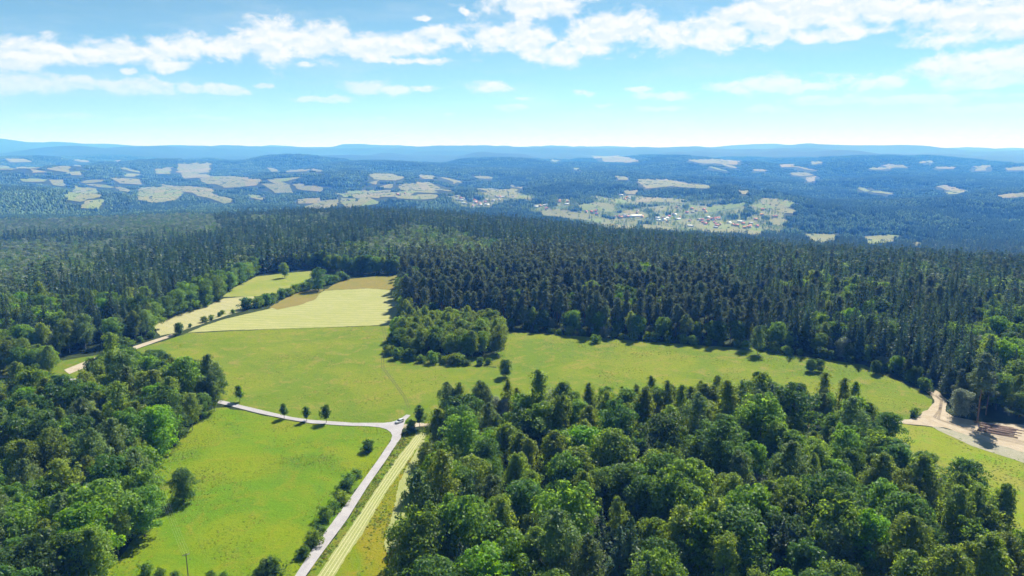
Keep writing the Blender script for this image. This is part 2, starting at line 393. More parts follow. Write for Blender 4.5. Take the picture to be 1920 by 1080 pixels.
# ------------------------------------------------------------------ draped sheets (fields, roads)
def drape(name, poly_px, mat, lift, cell, label=None, kind='structure', parent=None, xy=None, jag=0.0, parcels=None):
    if xy is None:
        P = gpx([p[0] for p in poly_px], [p[1] for p in poly_px])[:, :2]
        r = np.hypot(P[:, 0], P[:, 1]); md = np.median(r)
        f = np.clip(r, md / 1.7, md * 1.7) / r
        P = P * f[:, None]
    else: P = np.asarray(xy, float)
    if jag > 0:
        Q = []
        for i in range(len(P)):
            a, b = P[i], P[(i + 1) % len(P)]; L = np.linalg.norm(b - a); k = max(1, int(L / (jag * 4)))
            nrm = np.array([-(b - a)[1], (b - a)[0]]) / max(L, 1e-6)
            for s in range(k):
                q = a + (b - a) * s / k
                if s: q = q + nrm * rng.normal(0, jag * 0.45)
                Q.append(q)
        P = np.array(Q)
    bm = bmesh.new()
    vs = [bm.verts.new((p[0], p[1], 0)) for p in P]
    try: bm.faces.new(vs)
    except ValueError: pass
    bmesh.ops.triangulate(bm, faces=bm.faces[:])
    lo = P.min(0); hi = P.max(0)
    for ax in (0, 1):
        c = math.ceil(lo[ax] / cell) * cell
        while c < hi[ax]:
            no = (1, 0, 0) if ax == 0 else (0, 1, 0)
            bmesh.ops.bisect_plane(bm, geom=bm.verts[:] + bm.edges[:] + bm.faces[:], plane_co=(c * no[0], c * no[1], 0), plane_no=no)
            c += cell
    if parcels is not None:
        ang, wd = parcels; ca, sa = math.cos(ang), math.sin(ang); uu = P[:, 0] * ca + P[:, 1] * sa; c = math.ceil(uu.min() / wd) * wd
        while c < uu.max():
            bmesh.ops.bisect_plane(bm, geom=bm.verts[:] + bm.edges[:] + bm.faces[:], plane_co=(c * ca, c * sa, 0), plane_no=(ca, sa, 0)); c += wd
        seq = rng.integers(0, 4, 400)
        for f in bm.faces:
            q = f.calc_center_median(); f.material_index = int(seq[int((q.x * ca + q.y * sa) // wd) % 400])
    xyv = np.array([v.co[:2] for v in bm.verts]).reshape(-1, 2)
    z = ter(xyv[:, 0], xyv[:, 1]) + lift
    for v, zz in zip(bm.verts, z): v.co.z = zz
    for f in bm.faces:
        f.normal_update()
        if f.normal.z < 0: f.normal_flip()
        f.smooth = True
    me = bpy.data.meshes.new(name); bm.to_mesh(me); bm.free()
    for m_ in (mat if isinstance(mat, (list, tuple)) else [mat]): me.materials.append(m_)
    o = link(name, me, parent)
    if parent is None: tag(o, label, None, None, kind)
    return o, P

POLY = {}
def field(key, name, px, mat, lift, cell, label, jag=0.0):
    o, P = drape(name, px, M[mat], lift, cell, label, jag=jag)
    POLY[key] = P
    return o

o_plot = field('plot', 'meadow', [(120,700),(165,690),(200,672),(325,634),(350,625),(540,616),(735,610),(745,640),(760,680),(930,690),(945,660),(950,622),(1050,628),(1140,634),(1280,645),(1430,655),(1500,668),(1620,684),(1650,700),(1700,722),(1748,750),(1748,766),(1705,786),(1650,795),(1560,800),(1380,797),(1200,798),(820,799),(745,796),(620,795),(540,788),(430,756),(330,738),(220,718)], 'meadow_up', 0.06, 12, 'yellow green meadow stretching across the middle between road and forest', jag=1.0)
field('near', 'meadow', [(425,764),(470,774),(540,789),(583,795),(640,799),(691,800),(712,802),(726,806),(735,814),(736,820),(722,843),(709,862),(662,928),(622,983),(591,1024),(553,1082),(530,1120),(150,1120),(185,1085),(215,1058),(250,1010),(255,970),(250,935),(250,905),(270,870),(310,850),(335,830),(360,800),(385,775),(405,765)], 'meadow_near', 0.09, 8, 'bright green meadow between the left wood and the asphalt road', jag=0.8)
field('verge', 'grass_verge', [(574,1082),(608,1034),(650,977),(689,914),(726,860),(746,830),(752,822),(762,812),(790,806),(800,812),(770,850),(720,925),(668,990),(600,1080),(585,1100),(560,1100)], 'verge', 0.07, 6, 'rough green verge between the asphalt road and the mown strip', jag=0.5)
field('orange', 'meadow', [(598,1100),(640,1030),(700,950),(760,868),(790,815),(812,812),(800,840),(790,900),(775,960),(765,1010),(760,1060),(755,1110)], 'orange', 0.08, 6, 'orange tinged meadow wedge between mown strips and the right wood', jag=0.6)
o_strip = field('strip1', 'mown_strip', [(585,1095),(628,1031),(690,940),(742,862),(783,812),(800,808),(802,816),(780,843),(764,867),(724,924),(683,995),(645,1052),(618,1096)], 'strip', 0.12, 5, 'pale mown strip of hay beside the asphalt road', jag=0.3)
field('strip2', 'mown_strip', [(795,820),(800,845),(785,880),(776,920),(768,960),(752,1005),(738,1032),(726,1040),(720,1019),(728,990),(738,958),(744,925),(748,905),(762,877),(778,850)], 'strip', 0.13, 5, 'narrow second mown strip in the shade of the right wood', jag=0.3)
field('hay', 'hay_field', [(352,624),(420,620),(540,616),(735,609),(742,595),(750,575),(751,545),(690,541),(610,545),(560,562),(505,579),(420,599),(380,612)], 'hay', 0.12, 10, 'pale mown hay field with faint mowing lines', jag=0.5)
field('brown1', 'dry_grass_patch', [(505,577),(560,545),(607,543),(592,561),(560,573),(520,581)], 'brown', 0.16, 10, 'orange brown dry grass wedge beside the hedge', jag=1.0)
field('brown2', 'dry_grass_patch', [(607,545),(640,525),(700,519),(758,516),(756,545),(692,541)], 'brown', 0.15, 10, 'brownish dry meadow above the mown hay field', jag=1.0)
field('pale', 'hay_field', [(288,612),(290,602),(330,590),(420,560),(475,555),(482,564),(460,581),(400,600),(332,624),(300,630)], 'hay_pale', 0.12, 10, 'narrow pale hay field between forest edge and hedge', jag=0.8)
field('green', 'pasture', [(418,557),(428,545),(480,519),(540,512),(600,507),(575,527),(545,546),(482,556)], 'green_up', 0.14, 10, 'light green pasture with one round tree', jag=0.8)
field('copse_floor', 'clearing', [(727,668),(745,640),(800,660),(900,670),(950,655),(948,688),(730,686)], 'verge', 0.10, 8, 'sunlit grass at the foot of the copse', jag=0.8)
field('right', 'meadow', [(1640,797),(1700,796),(1762,804),(1850,830),(1930,854),(2050,890),(2050,1060),(1950,1050),(1880,1000),(1800,950),(1700,890),(1640,850)], 'meadow_right', 0.09, 8, 'bright green meadow below the log yard', jag=0.8)
# roads
field('road', 'asphalt_road', [(530,1118),(553.6,1080),(591,1023),(622,982),(662.6,927),(710,861),(722.5,842),(732.5,828),(735.5,818),(733,811.5),(724.6,805.5),(712,802),(691,799.8),(660,799),(640,798.3),(583,794.3),(540,787),(483,775),(430,761.5),(380,750),(300,733),(200,717),(100,713),(0,709),(-100,706),(-100,702),(0,705.5),(100,709),(200,713),(300,727),(380,743),(430,754.5),(450,760),(500,771.7),(547,782.7),(583,788),(640,791.9),(660,793.5),(720,793.6),(733,792),(741,790),(752,785),(762,778),(770,779),(760,789),(757,798),(754,806),(752.5,814),(751.5,822),(746.5,829),(737,843),(726.5,859.5),(689,913),(650,976),(607.6,1033),(574,1080),(552,1118)], 'asphalt', 0.22, 6, 'pale narrow asphalt road with a bend and junction')
field('track_r', 'dirt_track', [(752,806),(757,797),(772,793.5),(787,793.6),(812,796),(1000,797.5),(1200,797.5),(1400,797.5),(1560,799),(1640,793),(1665,788),(1710,787),(1712,793),(1668,794.5),(1640,798.5),(1560,804),(1400,802.5),(1200,802.5),(1000,802.5),(812,800.8),(787,800)], 'track', 0.2, 8, 'gravel track running from the junction behind the right wood')
o_yard = field('yard', 'sandy_yard', [(1655,790),(1705,787),(1728,777),(1742,766),(1752,753),(1748,744),(1735,733),(1748,728),(1764,738),(1776,752),(1773,772),(1788,782),(1840,792),(1960,800),(2060,805),(2060,885),(1930,852),(1850,828),(1770,802),(1700,795.5)], 'sand', 0.17, 8, 'sandy timber yard and forest track at the right edge', jag=0.6)
field('shoulder', 'stony_shoulder', [(1740,796),(1850,822),(1930,845),(2060,876),(2060,905),(1930,872),(1850,846),(1800,826),(1760,808)], 'shoulder', 0.15, 8, 'grey stony strip along the sandy yard', jag=1.4)
field('left_grass', 'grass_verge', [(-120,735),(-120,695),(0,690),(60,684),(120,676),(190,664),(215,668),(185,700),(200,716),(100,724),(0,732)], 'verge', 0.05, 10, 'green grass around the sandy track at the left', jag=1.0)
field('track_l', 'dirt_track', [(120,694),(188,667),(250,650),(300,634),(322,627),(328,630),(300,639),(250,657),(195,675),(130,702)], 'track', 0.18, 8, 'sandy track along the forest edge at the left')

# windrows and wheel lines on the mown strip (raised rows of cut grass, parts of the strip)
def ribbon(name, pts_px, width, mat, lift, parent, h=0.0):
    P = gpx([p[0] for p in pts_px], [p[1] for p in pts_px])[:, :2]
    out = []
    for a, b in zip(P[:-1], P[1:]):
        k = max(1, int(np.linalg.norm(b - a) / 3)); out += [a + (b - a) * s / k for s in range(k)]
    out.append(P[-1]); P = np.array(out)
    T = np.gradient(P, axis=0); T /= np.linalg.norm(T, axis=1, keepdims=True); Nn = np.stack([-T[:, 1], T[:, 0]], -1)
    wj = width * (0.7 + 0.6 * rng.random(len(P)))[:, None] / 2
    rows = []
    for s, hh in ((-1, 0), (0, h), (1, 0)):
        q = P + Nn * wj * s; rows.append(np.column_stack([q, ter(q[:, 0], q[:, 1]) + lift + hh]))
    V = np.concatenate(rows); n = len(P); i = np.arange(n - 1)
    F = np.concatenate([np.stack([i + r * n, i + (r + 1) * n, i + (r + 1) * n + 1, i + r * n + 1], -1) for r in (0, 1)])[:, ::-1]
    return link(name, mesh_np(name, V, F4=F, mats=[mat], smooth=True), parent)
M['windrow'] = plain_mat('cut_hay', (0.35, 0.35, 0.18), 0.95, noise=0.3, scale=1.0)
L_ = [(585,1095),(628,1031),(690,940),(742,862),(783,812)]; R_ = [(618,1096),(658,1032),(722,927),(764,867),(797,815)]
for f in (0.16, 0.38, 0.62, 0.84):
    ribbon('windrow', [(a[0] + (b[0] - a[0]) * f, a[1] + (b[1] - a[1]) * f) for a, b in zip(L_, R_)], 0.32, M['windrow'], 0.13, o_strip, 0.14)

M['wheel'] = plain_mat('pressed_grass', (0.10, 0.115, 0.012), 0.95, noise=0.4, scale=0.5)
for dx in (0, 4):
    ribbon('wheel_track', [(716 + dx, 612), (722 + dx, 640), (715 + dx, 670), (716 + dx, 690), (735 + dx, 715), (757 + dx, 745), (765 + dx, 765)], 0.55, M['wheel'], 0.1, o_plot)
# ------------------------------------------------------------------ far fields on the hills
FAR = [ # polygon in the photograph, tone
 ([(258,372),(262,352),(300,350),(345,356),(330,372),(290,378)], 1), ([(300,345),(360,350),(400,356),(395,364),(345,358)], 0), ([(355,360),(400,364),(440,376),(420,380),(380,370)], 0),
 ([(120,372),(140,350),(180,355),(188,368),(150,376)], 1), ([(150,388),(160,378),(200,374),(185,390)], 1), ([(92,338),(120,338),(118,348),(100,346)], 0),
 ([(205,334),(260,337),(266,345),(225,343)], 0), ([(335,308),(395,306),(392,322),(360,325),(330,322)], 0), ([(340,326),(375,323),(378,332),(345,334)], 0),
 ([(290,318),(322,314),(318,325),(295,325)], 1), ([(375,336),(430,330),(490,338),(480,346),(420,350)], 0), ([(490,346),(540,347),(552,360),(515,360)], 0), ([(545,344),(605,352),(600,358),(560,354)], 0),
 ([(10,298),(40,297),(60,303),(20,304)], 0), ([(15,314),(60,318),(90,322),(60,323)], 0), ([(90,317),(140,309),(158,312),(130,322)], 0), ([(125,324),(150,322),(152,328),(125,327)], 1),
 ([(558,374),(600,372),(598,379),(560,380)], 0), ([(562,388),(598,378),(634,374),(632,384),(600,390)], 0), 
 ([(692,328),(720,325),(745,329),(742,337),(700,335)], 0), ([(690,342),(712,338),(705,345)], 0), ([(710,350),(740,344),(732,352)], 0), ([(750,346),(800,342),(852,355),(840,357),(790,355),(750,354)], 0), ([(655,368),(670,358),(735,358),(710,370)], 0),
 ([(640,372),(690,372),(712,380),(650,388),(640,380)], 1), ([(785,328),(815,330),(812,335),(790,334)], 0), ([(842,336),(862,340),(852,344)], 0),
 ([(890,354),(925,354),(970,356),(968,368),(920,367)], 0), ([(958,346),(985,350),(978,353),(962,350)], 0), 
 ([(1012,396),(1050,394),(1100,399),(1105,410),(1060,406),(1020,402)], 0), ([(1100,411),(1130,409),(1158,416),(1145,418),(1110,414)], 1),
 ([(1150,330),(1172,332),(1180,336),(1160,336)], 0), ([(1195,337),(1250,337),(1330,347),(1328,352),(1260,348),(1210,352)], 0), ([(1170,358),(1195,357),(1192,363),(1174,362)], 0),
 ([(1190,371),(1240,371),(1285,375),(1283,379),(1230,377),(1195,377)], 0), ([(1085,386),(1115,380),(1155,384),(1148,396),(1120,394),(1090,392)], 1),
 ([(1145,374),(1170,374),(1180,380),(1150,380)], 1), ([(1180,420),(1240,424),(1290,430),(1280,434),(1215,428)], 0), ([(1300,425),(1350,418),(1400,424),(1440,432),(1400,436),(1330,434)], 1),
 ([(1290,384),(1330,388),(1400,380),(1390,388),(1330,396),(1300,392)], 1), ([(1400,384),(1450,380),(1492,379),(1480,386),(1430,390)], 1), ([(1395,416),(1420,408),(1415,420)], 1), ([(1440,418),(1458,402),(1468,406),(1462,420)], 0),
 ([(1510,440),(1560,438),(1575,446),(1540,452),(1512,447)], 1), ([(1620,445),(1660,441),(1685,443),(1680,450),(1630,456)], 1), ([(1705,457),(1730,453),(1728,462),(1706,461)], 0), 
 ([(1510,333),(1530,331),(1525,339),(1512,338)], 0), ([(1110,293),(1160,292),(1200,300),(1190,303),(1130,301)], 0), ([(1285,300),(1340,298),(1390,302),(1380,308),(1320,306)], 0), ([(1030,299),(1055,301),(1040,303)], 1),
 ([(1460,309),(1490,307),(1488,312),(1465,313)], 0), ([(1650,309),(1690,308),(1702,314),(1670,314)], 0), ([(1750,313),(1785,312),(1792,316),(1758,316)], 0), ([(1825,312),(1860,310),(1850,319),(1828,320)], 0), ([(1885,315),(1925,312),(1925,319),(1890,319)], 0), ([(1870,366),(1925,361),(1925,368),(1880,370)], 0),
 ([(1385,358),(1405,357),(1402,363),(1388,362)], 0),
]
fr = np.random.default_rng(21)
for (x0, x1, y0, y1, n) in ((0, 240, 300, 380, 9), (240, 620, 318, 372, 14), (640, 1010, 322, 372, 12), (1010, 1500, 372, 432, 10), (980, 1900, 290, 330, 9), (1500, 1900, 350, 372, 3)):
    for _ in range(n):
        cx, cy = fr.uniform(x0, x1), fr.uniform(y0, y1); sc_ = 0.45 + (cy - 285) / 110; w = fr.uniform(10, 34) * sc_; h = fr.uniform(1.6, 3.6) * sc_; tl = fr.uniform(-0.16, 0.2)
        pts = [(-w, -h * .3), (-w * .45, -h), (w * .4, -h * fr.uniform(.5, 1)), (w, -h * .1), (w * .75, h * fr.uniform(.5, 1)), (0, h), (-w * .7, h * .7)]
        FAR.append(([(cx + a, cy + b + a * tl) for a, b in pts], int(fr.random() < 0.5)))
GX0 = -400; RW, RH = 2800, 640
FRAS = np.zeros((RH, RW), bool)      # photograph-space map of the far fields, used to keep tall trees from hiding them
yy, xx = np.mgrid[0:RH, 0:RW]; xx = xx + GX0
far_labels = ['straw coloured field among the far hill forests', 'green field among the far hill forests']
far_n = 0
for poly, tone in FAR:
    P = np.array(poly, float)
    G = gpx(P[:, 0], P[:, 1]); d = float(np.median(np.hypot(G[:, 0], G[:, 1])))
    b = (P.min(0) - 2).astype(int); e = (P.max(0) + 3).astype(int)
    sl = (slice(max(b[1], 0), e[1]), slice(b[0] - GX0, e[0] - GX0))
    FRAS[sl] |= inpoly(xx[sl], yy[sl], P)
    cxp = P.mean(0); Q = cxp + (P - cxp) * np.array([1.02, 1.12])
    Q[:, 1] += np.where(P[:, 1] > cxp[1], FPX * 14 / d * 0.4, 0)
    mats_ = [M['far_green'], M['far_green2'], M['far_green'], M['far_field']] if tone else [M['far_field'], M['far_tan'], M['far_field'], M['far_green2']]
    o, _ = drape('field', Q, mats_, 1.2 + d * 0.0003, max(25, d / 90),
                 far_labels[tone], jag=d * 0.0026, parcels=(rng.uniform(-0.5, 0.5), rng.uniform(35, 70) * max(1, d / 3500)))
    o['group'] = 'fields among the far hills'
    far_n += 1
NEARF = FRAS.copy()
for _ in range(4):
    q = NEARF.copy(); q[:, 8:] |= NEARF[:, :-8]; q[:, :-8] |= NEARF[:, 8:]; q[2:] |= NEARF[:-2]; q[:-2] |= NEARF[2:]; NEARF = q

# ------------------------------------------------------------------ tree prototypes
def quads(C, N, size, asp=0.75, r=None):
    """leaf quads at C with normals N"""
    r = rng if r is None else r
    n = len(C); N = N / np.maximum(np.linalg.norm(N, axis=1, keepdims=True), 1e-6)
    A = r.normal(size=(n, 3)); U = np.cross(N, A); U /= np.maximum(np.linalg.norm(U, axis=1, keepdims=True), 1e-6)
    Vv = np.cross(N, U); s = (np.asarray(size) * (0.65 + 0.7 * r.random(n)))[:, None] / 2
    U = U * s; Vv = Vv * s * asp
    V = np.stack([C - U * 1.15, C + Vv * 0.95 - U * 0.1, C + U * 1.15, C - Vv * 0.95 + U * 0.1], 1).reshape(-1, 3)
    return V, np.arange(4 * n).reshape(-1, 4)

def sph(n, r):
    d = r.normal(size=(n, 3)); return d / np.linalg.norm(d, axis=1, keepdims=True)

def crown(seed, h, base, rx, prof, nb, br, per, leaf, squash=0.8, droop=0.0, inner=0.25, lean=0.0):
    r = np.random.default_rng(seed)
    t = r.random(nb) ** 0.8; th = r.random(nb) * 2 * math.pi
    lob = 1 + 0.22 * np.sin(th * 3 + seed) + 0.14 * np.sin(th * 5 + seed * 2 + t * 5)
    pr = np.array([prof(v) for v in t]) * rx * lob
    rad = pr * (0.35 + 0.65 * np.sqrt(r.random(nb)))
    c = np.stack([np.cos(th) * rad + lean * t * h * 0.1, np.sin(th) * rad, base + t * (h - base)], -1)
    c[:, 2] -= br * 0.3
    rb = br * (0.6 + 0.75 * r.random(nb)) * np.clip(0.55 + pr / rx, 0.5, 1.1)
    rb[t > 0.93] *= 0.7
    k = r.integers(0, nb, nb * per); d = sph(nb * per, r)
    d[:, 2] = np.where((d[:, 2] < -0.1) & (r.random(len(d)) < 0.6), -d[:, 2], d[:, 2])
    pos = c[k] + d * (rb[k] * (0.55 + 0.5 * r.random(len(k)) ** 0.6))[:, None] * np.array([1, 1, squash])
    pos[:, 2] -= droop * r.random(len(k)) ** 2
    N = d + 0.75 * sph(len(k), r) + np.array([0, 0, 0.35])
    V, F = quads(pos, N, np.full(len(k), leaf), r=r)
    # coarse inner foliage that closes the crown
    ni = int(nb * 5 * (1 + inner))
    t2 = r.random(ni); th2 = r.random(ni) * 6.283; p2 = np.array([prof(v) for v in t2]) * rx * 0.62 * np.sqrt(r.random(ni))
    c2 = np.stack([np.cos(th2) * p2, np.sin(th2) * p2, base + t2 * (h - base) * 0.92], -1)
    V2, F2 = quads(c2, sph(ni, r) + np.array([0, 0, .5]), np.full(ni, min(1.3, leaf * 3.2)), r=r)
    return np.concatenate([V, V2]), np.concatenate([F, F2 + len(V)])

def tube(P, rad, sides=7):
    P = np.asarray(P, float); T = np.gradient(P, axis=0); T /= np.linalg.norm(T, axis=1, keepdims=True)
    A = np.where(np.abs(T[:, 2:3]) > 0.9, np.array([[1., 0, 0]]), np.array([[0, 0, 1.]]))
    U = np.cross(T, A); U /= np.linalg.norm(U, axis=1, keepdims=True); Wv = np.cross(T, U)
    a = np.arange(sides) * 2 * math.pi / sides
    V = (P[:, None] + (U[:, None] * np.cos(a)[None, :, None] + Wv[:, None] * np.sin(a)[None, :, None]) * np.asarray(rad)[:, None, None]).reshape(-1, 3)
    n = len(P); i, j = np.meshgrid(np.arange(n - 1), np.arange(sides), indexing='ij')
    F = np.stack([i * sides + j, i * sides + (j + 1) % sides, (i + 1) * sides + (j + 1) % sides, (i + 1) * sides + j], -1).reshape(-1, 4)
    return V, F

def join(parts):
    V = []; F = []; n = 0
    for v, f in parts: V.append(v); F.append(f + n); n += len(v)
    return np.concatenate(V), np.concatenate(F)

def trunk(seed, h, r0, base, rx, limbs=9, lift=0.5, top=0.92):
    r = np.random.default_rng(seed + 50)
    k = 6; z = np.linspace(-0.6, h * top, k)
    P = np.stack([np.cumsum(r.normal(0, 0.02 * h / k, k)), np.cumsum(r.normal(0, 0.02 * h / k, k)), z], -1); P[:2, :2] = 0
    parts = [tube(P, r0 * np.linspace(1.15, 0.12, k), 7)]
    for i in range(limbs):
        t0 = base * 0.8 + (h * 0.85 - base * 0.8) * (i + r.random()) / limbs
        q = np.array([np.interp(t0, z, P[:, 0]), np.interp(t0, z, P[:, 1]), t0]); a = i * 2.4 + r.random()
        L = rx * (0.75 - 0.45 * t0 / h) * (0.8 + 0.4 * r.random())
        d = np.array([math.cos(a), math.sin(a), lift]); e = q + d * L; m = q + d * L * 0.5 + np.array([0, 0, -0.06 * L])
        rr = r0 * 0.4 * (1 - 0.6 * t0 / h); parts.append(tube([q, m, e], [rr, rr * 0.7, rr * 0.25], 5))
    return join(parts)

def spruce(seed, h, rx, tiers, per, nq, leaf, base=0.08, taper=0.85):
    r = np.random.default_rng(seed); C = []; N = []; Sz = []
    for i in range(tiers):
        t = (i + 0.5) / tiers; z = h * (base + (1 - base) * t ** 0.9)
        rr = rx * (1 - t) ** taper * (0.85 + 0.3 * r.random()) + 0.12
        k = max(4, int(per * (0.4 + 0.6 * (1 - t))))
        for j in range(k):
            a = 2 * math.pi * (j + r.random() * 0.7) / k; L = rr * (0.72 + 0.45 * r.random())
            m = max(2, int(nq * L / rx + 1)); s = np.linspace(0.18, 1, m)
            dr = np.array([math.cos(a), math.sin(a), 0])
            c = dr * (L * s)[:, None] + np.array([0, 0, z]) + np.stack([0 * s, 0 * s, -0.32 * L * s + 0.18 * L * s * s], -1)
            c += r.normal(0, 0.08 * rx * 0.4, c.shape); C.append(c)
            N.append(np.array([0, 0, 1.0]) + dr * 0.55 + 0.55 * r.normal(size=c.shape)); Sz.append(np.full(m, leaf * (0.75 + 0.4 * (1 - t))))
    C.append(np.array([[0, 0, h * 0.985], [0, 0, h * 1.0], [0, 0, h * 0.965]])); N.append(r.normal(size=(3, 3)) * np.array([1, 1, .1])); Sz.append(np.full(3, leaf * 0.7))
    return quads(np.concatenate(C), np.concatenate(N), np.concatenate(Sz), 0.6, r)

LEAF = {
 'birch': leaf_mat('birch_leaves', (0.130, 0.185, 0.022), (0.37, 0.46, 0.036)),
 'birch_grey': leaf_mat('grey_birch_leaves', (0.117, 0.169, 0.052), (0.247, 0.338, 0.065)),
 'mid': leaf_mat('green_leaves', (0.098, 0.172, 0.020), (0.30, 0.45, 0.026)),
 'bright': leaf_mat('bright_leaves', (0.110, 0.215, 0.008), (0.32, 0.53, 0.010)),
 'dark': leaf_mat('dark_leaves', (0.062, 0.125, 0.024), (0.17, 0.29, 0.028), 0.4),
 'silver': leaf_mat('silver_leaves', (0.253, 0.287, 0.196), (0.230, 0.276, 0.149), 0.3),
 'spruce': leaf_mat('spruce_needles', (0.042, 0.080, 0.038), (0.068, 0.122, 0.036), 0.6, 0.03, 0.4),
 'spruce_light': leaf_mat('light_spruce_needles', (0.068, 0.110, 0.048), (0.105, 0.165, 0.045), 0.5, 0.03, 0.4),
 'hill_green': leaf_mat('hazel_green_leaves', (0.082, 0.128, 0.042), (0.18, 0.26, 0.055), 0.5, 0.03),
 'hill_pale': leaf_mat('pale_green_leaves', (0.105, 0.145, 0.075), (0.19, 0.25, 0.10), 0.5, 0.03),
 'pine': leaf_mat('pine_needles', (0.115, 0.150, 0.078), (0.17, 0.21, 0.08), 0.45, 0.03, 0.35),
 'yellow': leaf_mat('yellow_green_leaves', (0.140, 0.205, 0.020), (0.37, 0.47, 0.028)),
}
BARK = {
 'white': bark_mat('birch_bark', (0.55, 0.53, 0.48), (0.10, 0.09, 0.08)),
 'grey': bark_mat('grey_bark', (0.16, 0.13, 0.10), (0.09, 0.07, 0.055)),
 'red': bark_mat('pine_bark', (0.28, 0.15, 0.09), (0.16, 0.09, 0.06)),
}
def egg(t):
    x = (t - 0.32) / (0.70 if t > 0.32 else 0.40)
    return max(0.12, (1 - min(1, abs(x)) ** 2.0) ** 0.75)
def dome(t):
    x = (t - 0.36) / (0.66 if t > 0.36 else 0.42)
    return max(0.15, (1 - min(1, abs(x)) ** 2.8) ** 0.55)
def pinep(t):
    return (0.8 + 0.2 * math.sin(9 * t)) * (1 - 0.75 * t ** 2.2)

class Proto:
    def __init__(self, key, name, crown_vf, trunk_vf, leaf, bark, h):
        self.key, self.name, self.h = key, name, h
        self.crown = mesh_np(key + '_crown', *crown_vf, mats=[LEAF[leaf]])
        self.trunk = mesh_np(key + '_trunk', *trunk_vf, mats=[BARK[bark]], smooth=True)
        self.leaf, self.bark = leaf, bark
        self.vf = (crown_vf, trunk_vf)
        self.joined = None
    def join(self):
        if self.joined is None:
            (cv, cf), (tv, tf) = self.vf
            V = np.concatenate([cv, tv]); F = np.concatenate([cf, tf + len(cv)])
            me = mesh_np(self.key + '_tree', V, F4=F, mats=[LEAF[self.leaf], BARK[self.bark]], mi4=np.concatenate([np.zeros(len(cf)), np.ones(len(tf))]))
            self.joined = bpy.data.objects.new('tree_' + self.key, me)
        return self.joined

PR = {}
def add(key, name, cvf, tvf, leaf, bark, h): PR[key] = Proto(key, name, cvf, tvf, leaf, bark, h)
for i in range(4):
    h = 19 + 1.5 * i; rx = 4.3 + 0.45 * (i % 3)
    add(f'birch{i}', 'birch_tree', crown(100 + i, h, 4.5, rx, egg, 70, 1.25, 62, 0.52, 1.25, 0.8), trunk(100 + i, h, 0.19, 5, rx, 10, 1.1), 'birch' if i != 2 else 'birch_grey', 'white', h)
for i in range(3):
    h = 17 + 2 * i; rx = 5.4 + 0.6 * i
    add(f'mid{i}', 'broadleaf_tree', crown(200 + i, h, 3.4, rx, dome, 86, 1.75, 70, 0.60, 0.85), trunk(200 + i, h, 0.3, 4, rx, 11, 0.7), 'mid', 'grey', h)
for i in range(2):
    h = 18 + 2 * i; rx = 5.6 + 0.7 * i
    add(f'bright{i}', 'broadleaf_tree', crown(300 + i, h, 3, rx, dome, 80, 1.7, 70, 0.60, 0.8), trunk(300 + i, h, 0.3, 4, rx, 11, 0.7), 'bright', 'grey', h)
for i in range(3):
    h = 16 + 3 * i; rx = 5.4 + 0.9 * i
    add(f'dark{i}', 'broadleaf_tree', crown(400 + i, h, 2.6, rx, dome, 90, 1.8, 70, 0.60, 0.85), trunk(400 + i, h, 0.33, 4, rx, 11, 0.7), 'dark', 'grey', h)
for i in range(2):
    h = 12 + 2 * i; rx = 5.0 + 0.4 * i
    add(f'silver{i}', 'willow_tree', crown(500 + i, h, 1.4, rx, dome, 80, 1.45, 68, 0.52, 0.9), trunk(500 + i, h, 0.22, 2, rx, 11, 0.9), 'silver', 'grey', h)
for i in range(2):
    h = 15 + 2 * i; rx = 4.4 + 0.4 * i
    add(f'yellow{i}', 'broadleaf_tree', crown(550 + i, h, 3, rx, dome, 66, 1.5, 66, 0.55, 0.95), trunk(550 + i, h, 0.22, 4, rx, 10, 0.8), 'yellow', 'grey', h)
for i in range(4):
    h = 22 + 2 * i; rx = 4.5 + 0.35 * i
    add(f'spruce{i}', 'spruce_tree', spruce(600 + i, h, rx, 25 + i, 14, 8, 1.05, taper=0.85), trunk(600 + i, h, 0.27, 20, 0.5, 0, top=0.97), 'spruce_light' if i == 3 else 'spruce', 'grey', h)
for i in range(3):
    h = 24 + 1.5 * i; rx = 3.7 + 0.4 * i
    add(f'pine{i}', 'pine_tree', crown(700 + i, h, h * 0.46, rx, pinep, 52, 1.25, 72, 0.46, 0.62, 0, 0.1), trunk(700 + i, h, 0.25, h * 0.55, rx, 9, 0.35), 'pine', 'red', h)
for i in range(2):
    h = 7 + i; rx = 1.9 + 0.3 * i
    add(f'young{i}', 'young_tree', crown(780 + i, h, 2.3, rx, egg, 26, 0.75, 46, 0.36, 1.0), trunk(780 + i, h, 0.10, 2.0, rx, 8, 0.9), 'dark' if i else 'mid', 'grey', h)
for i, lf in enumerate(('mid', 'yellow', 'dark', 'mid')):
    h = 3.4 + 0.5 * i; rx = 2.1 + 0.2 * i
    add(f'shrub{i}', 'shrub', crown(800 + i, h, 0.3, rx, dome, 30, 0.8, 52, 0.30, 0.9), trunk(800 + i, h, 0.08, 0.3, rx, 7, 1.0, 0.8), lf, 'grey', h)
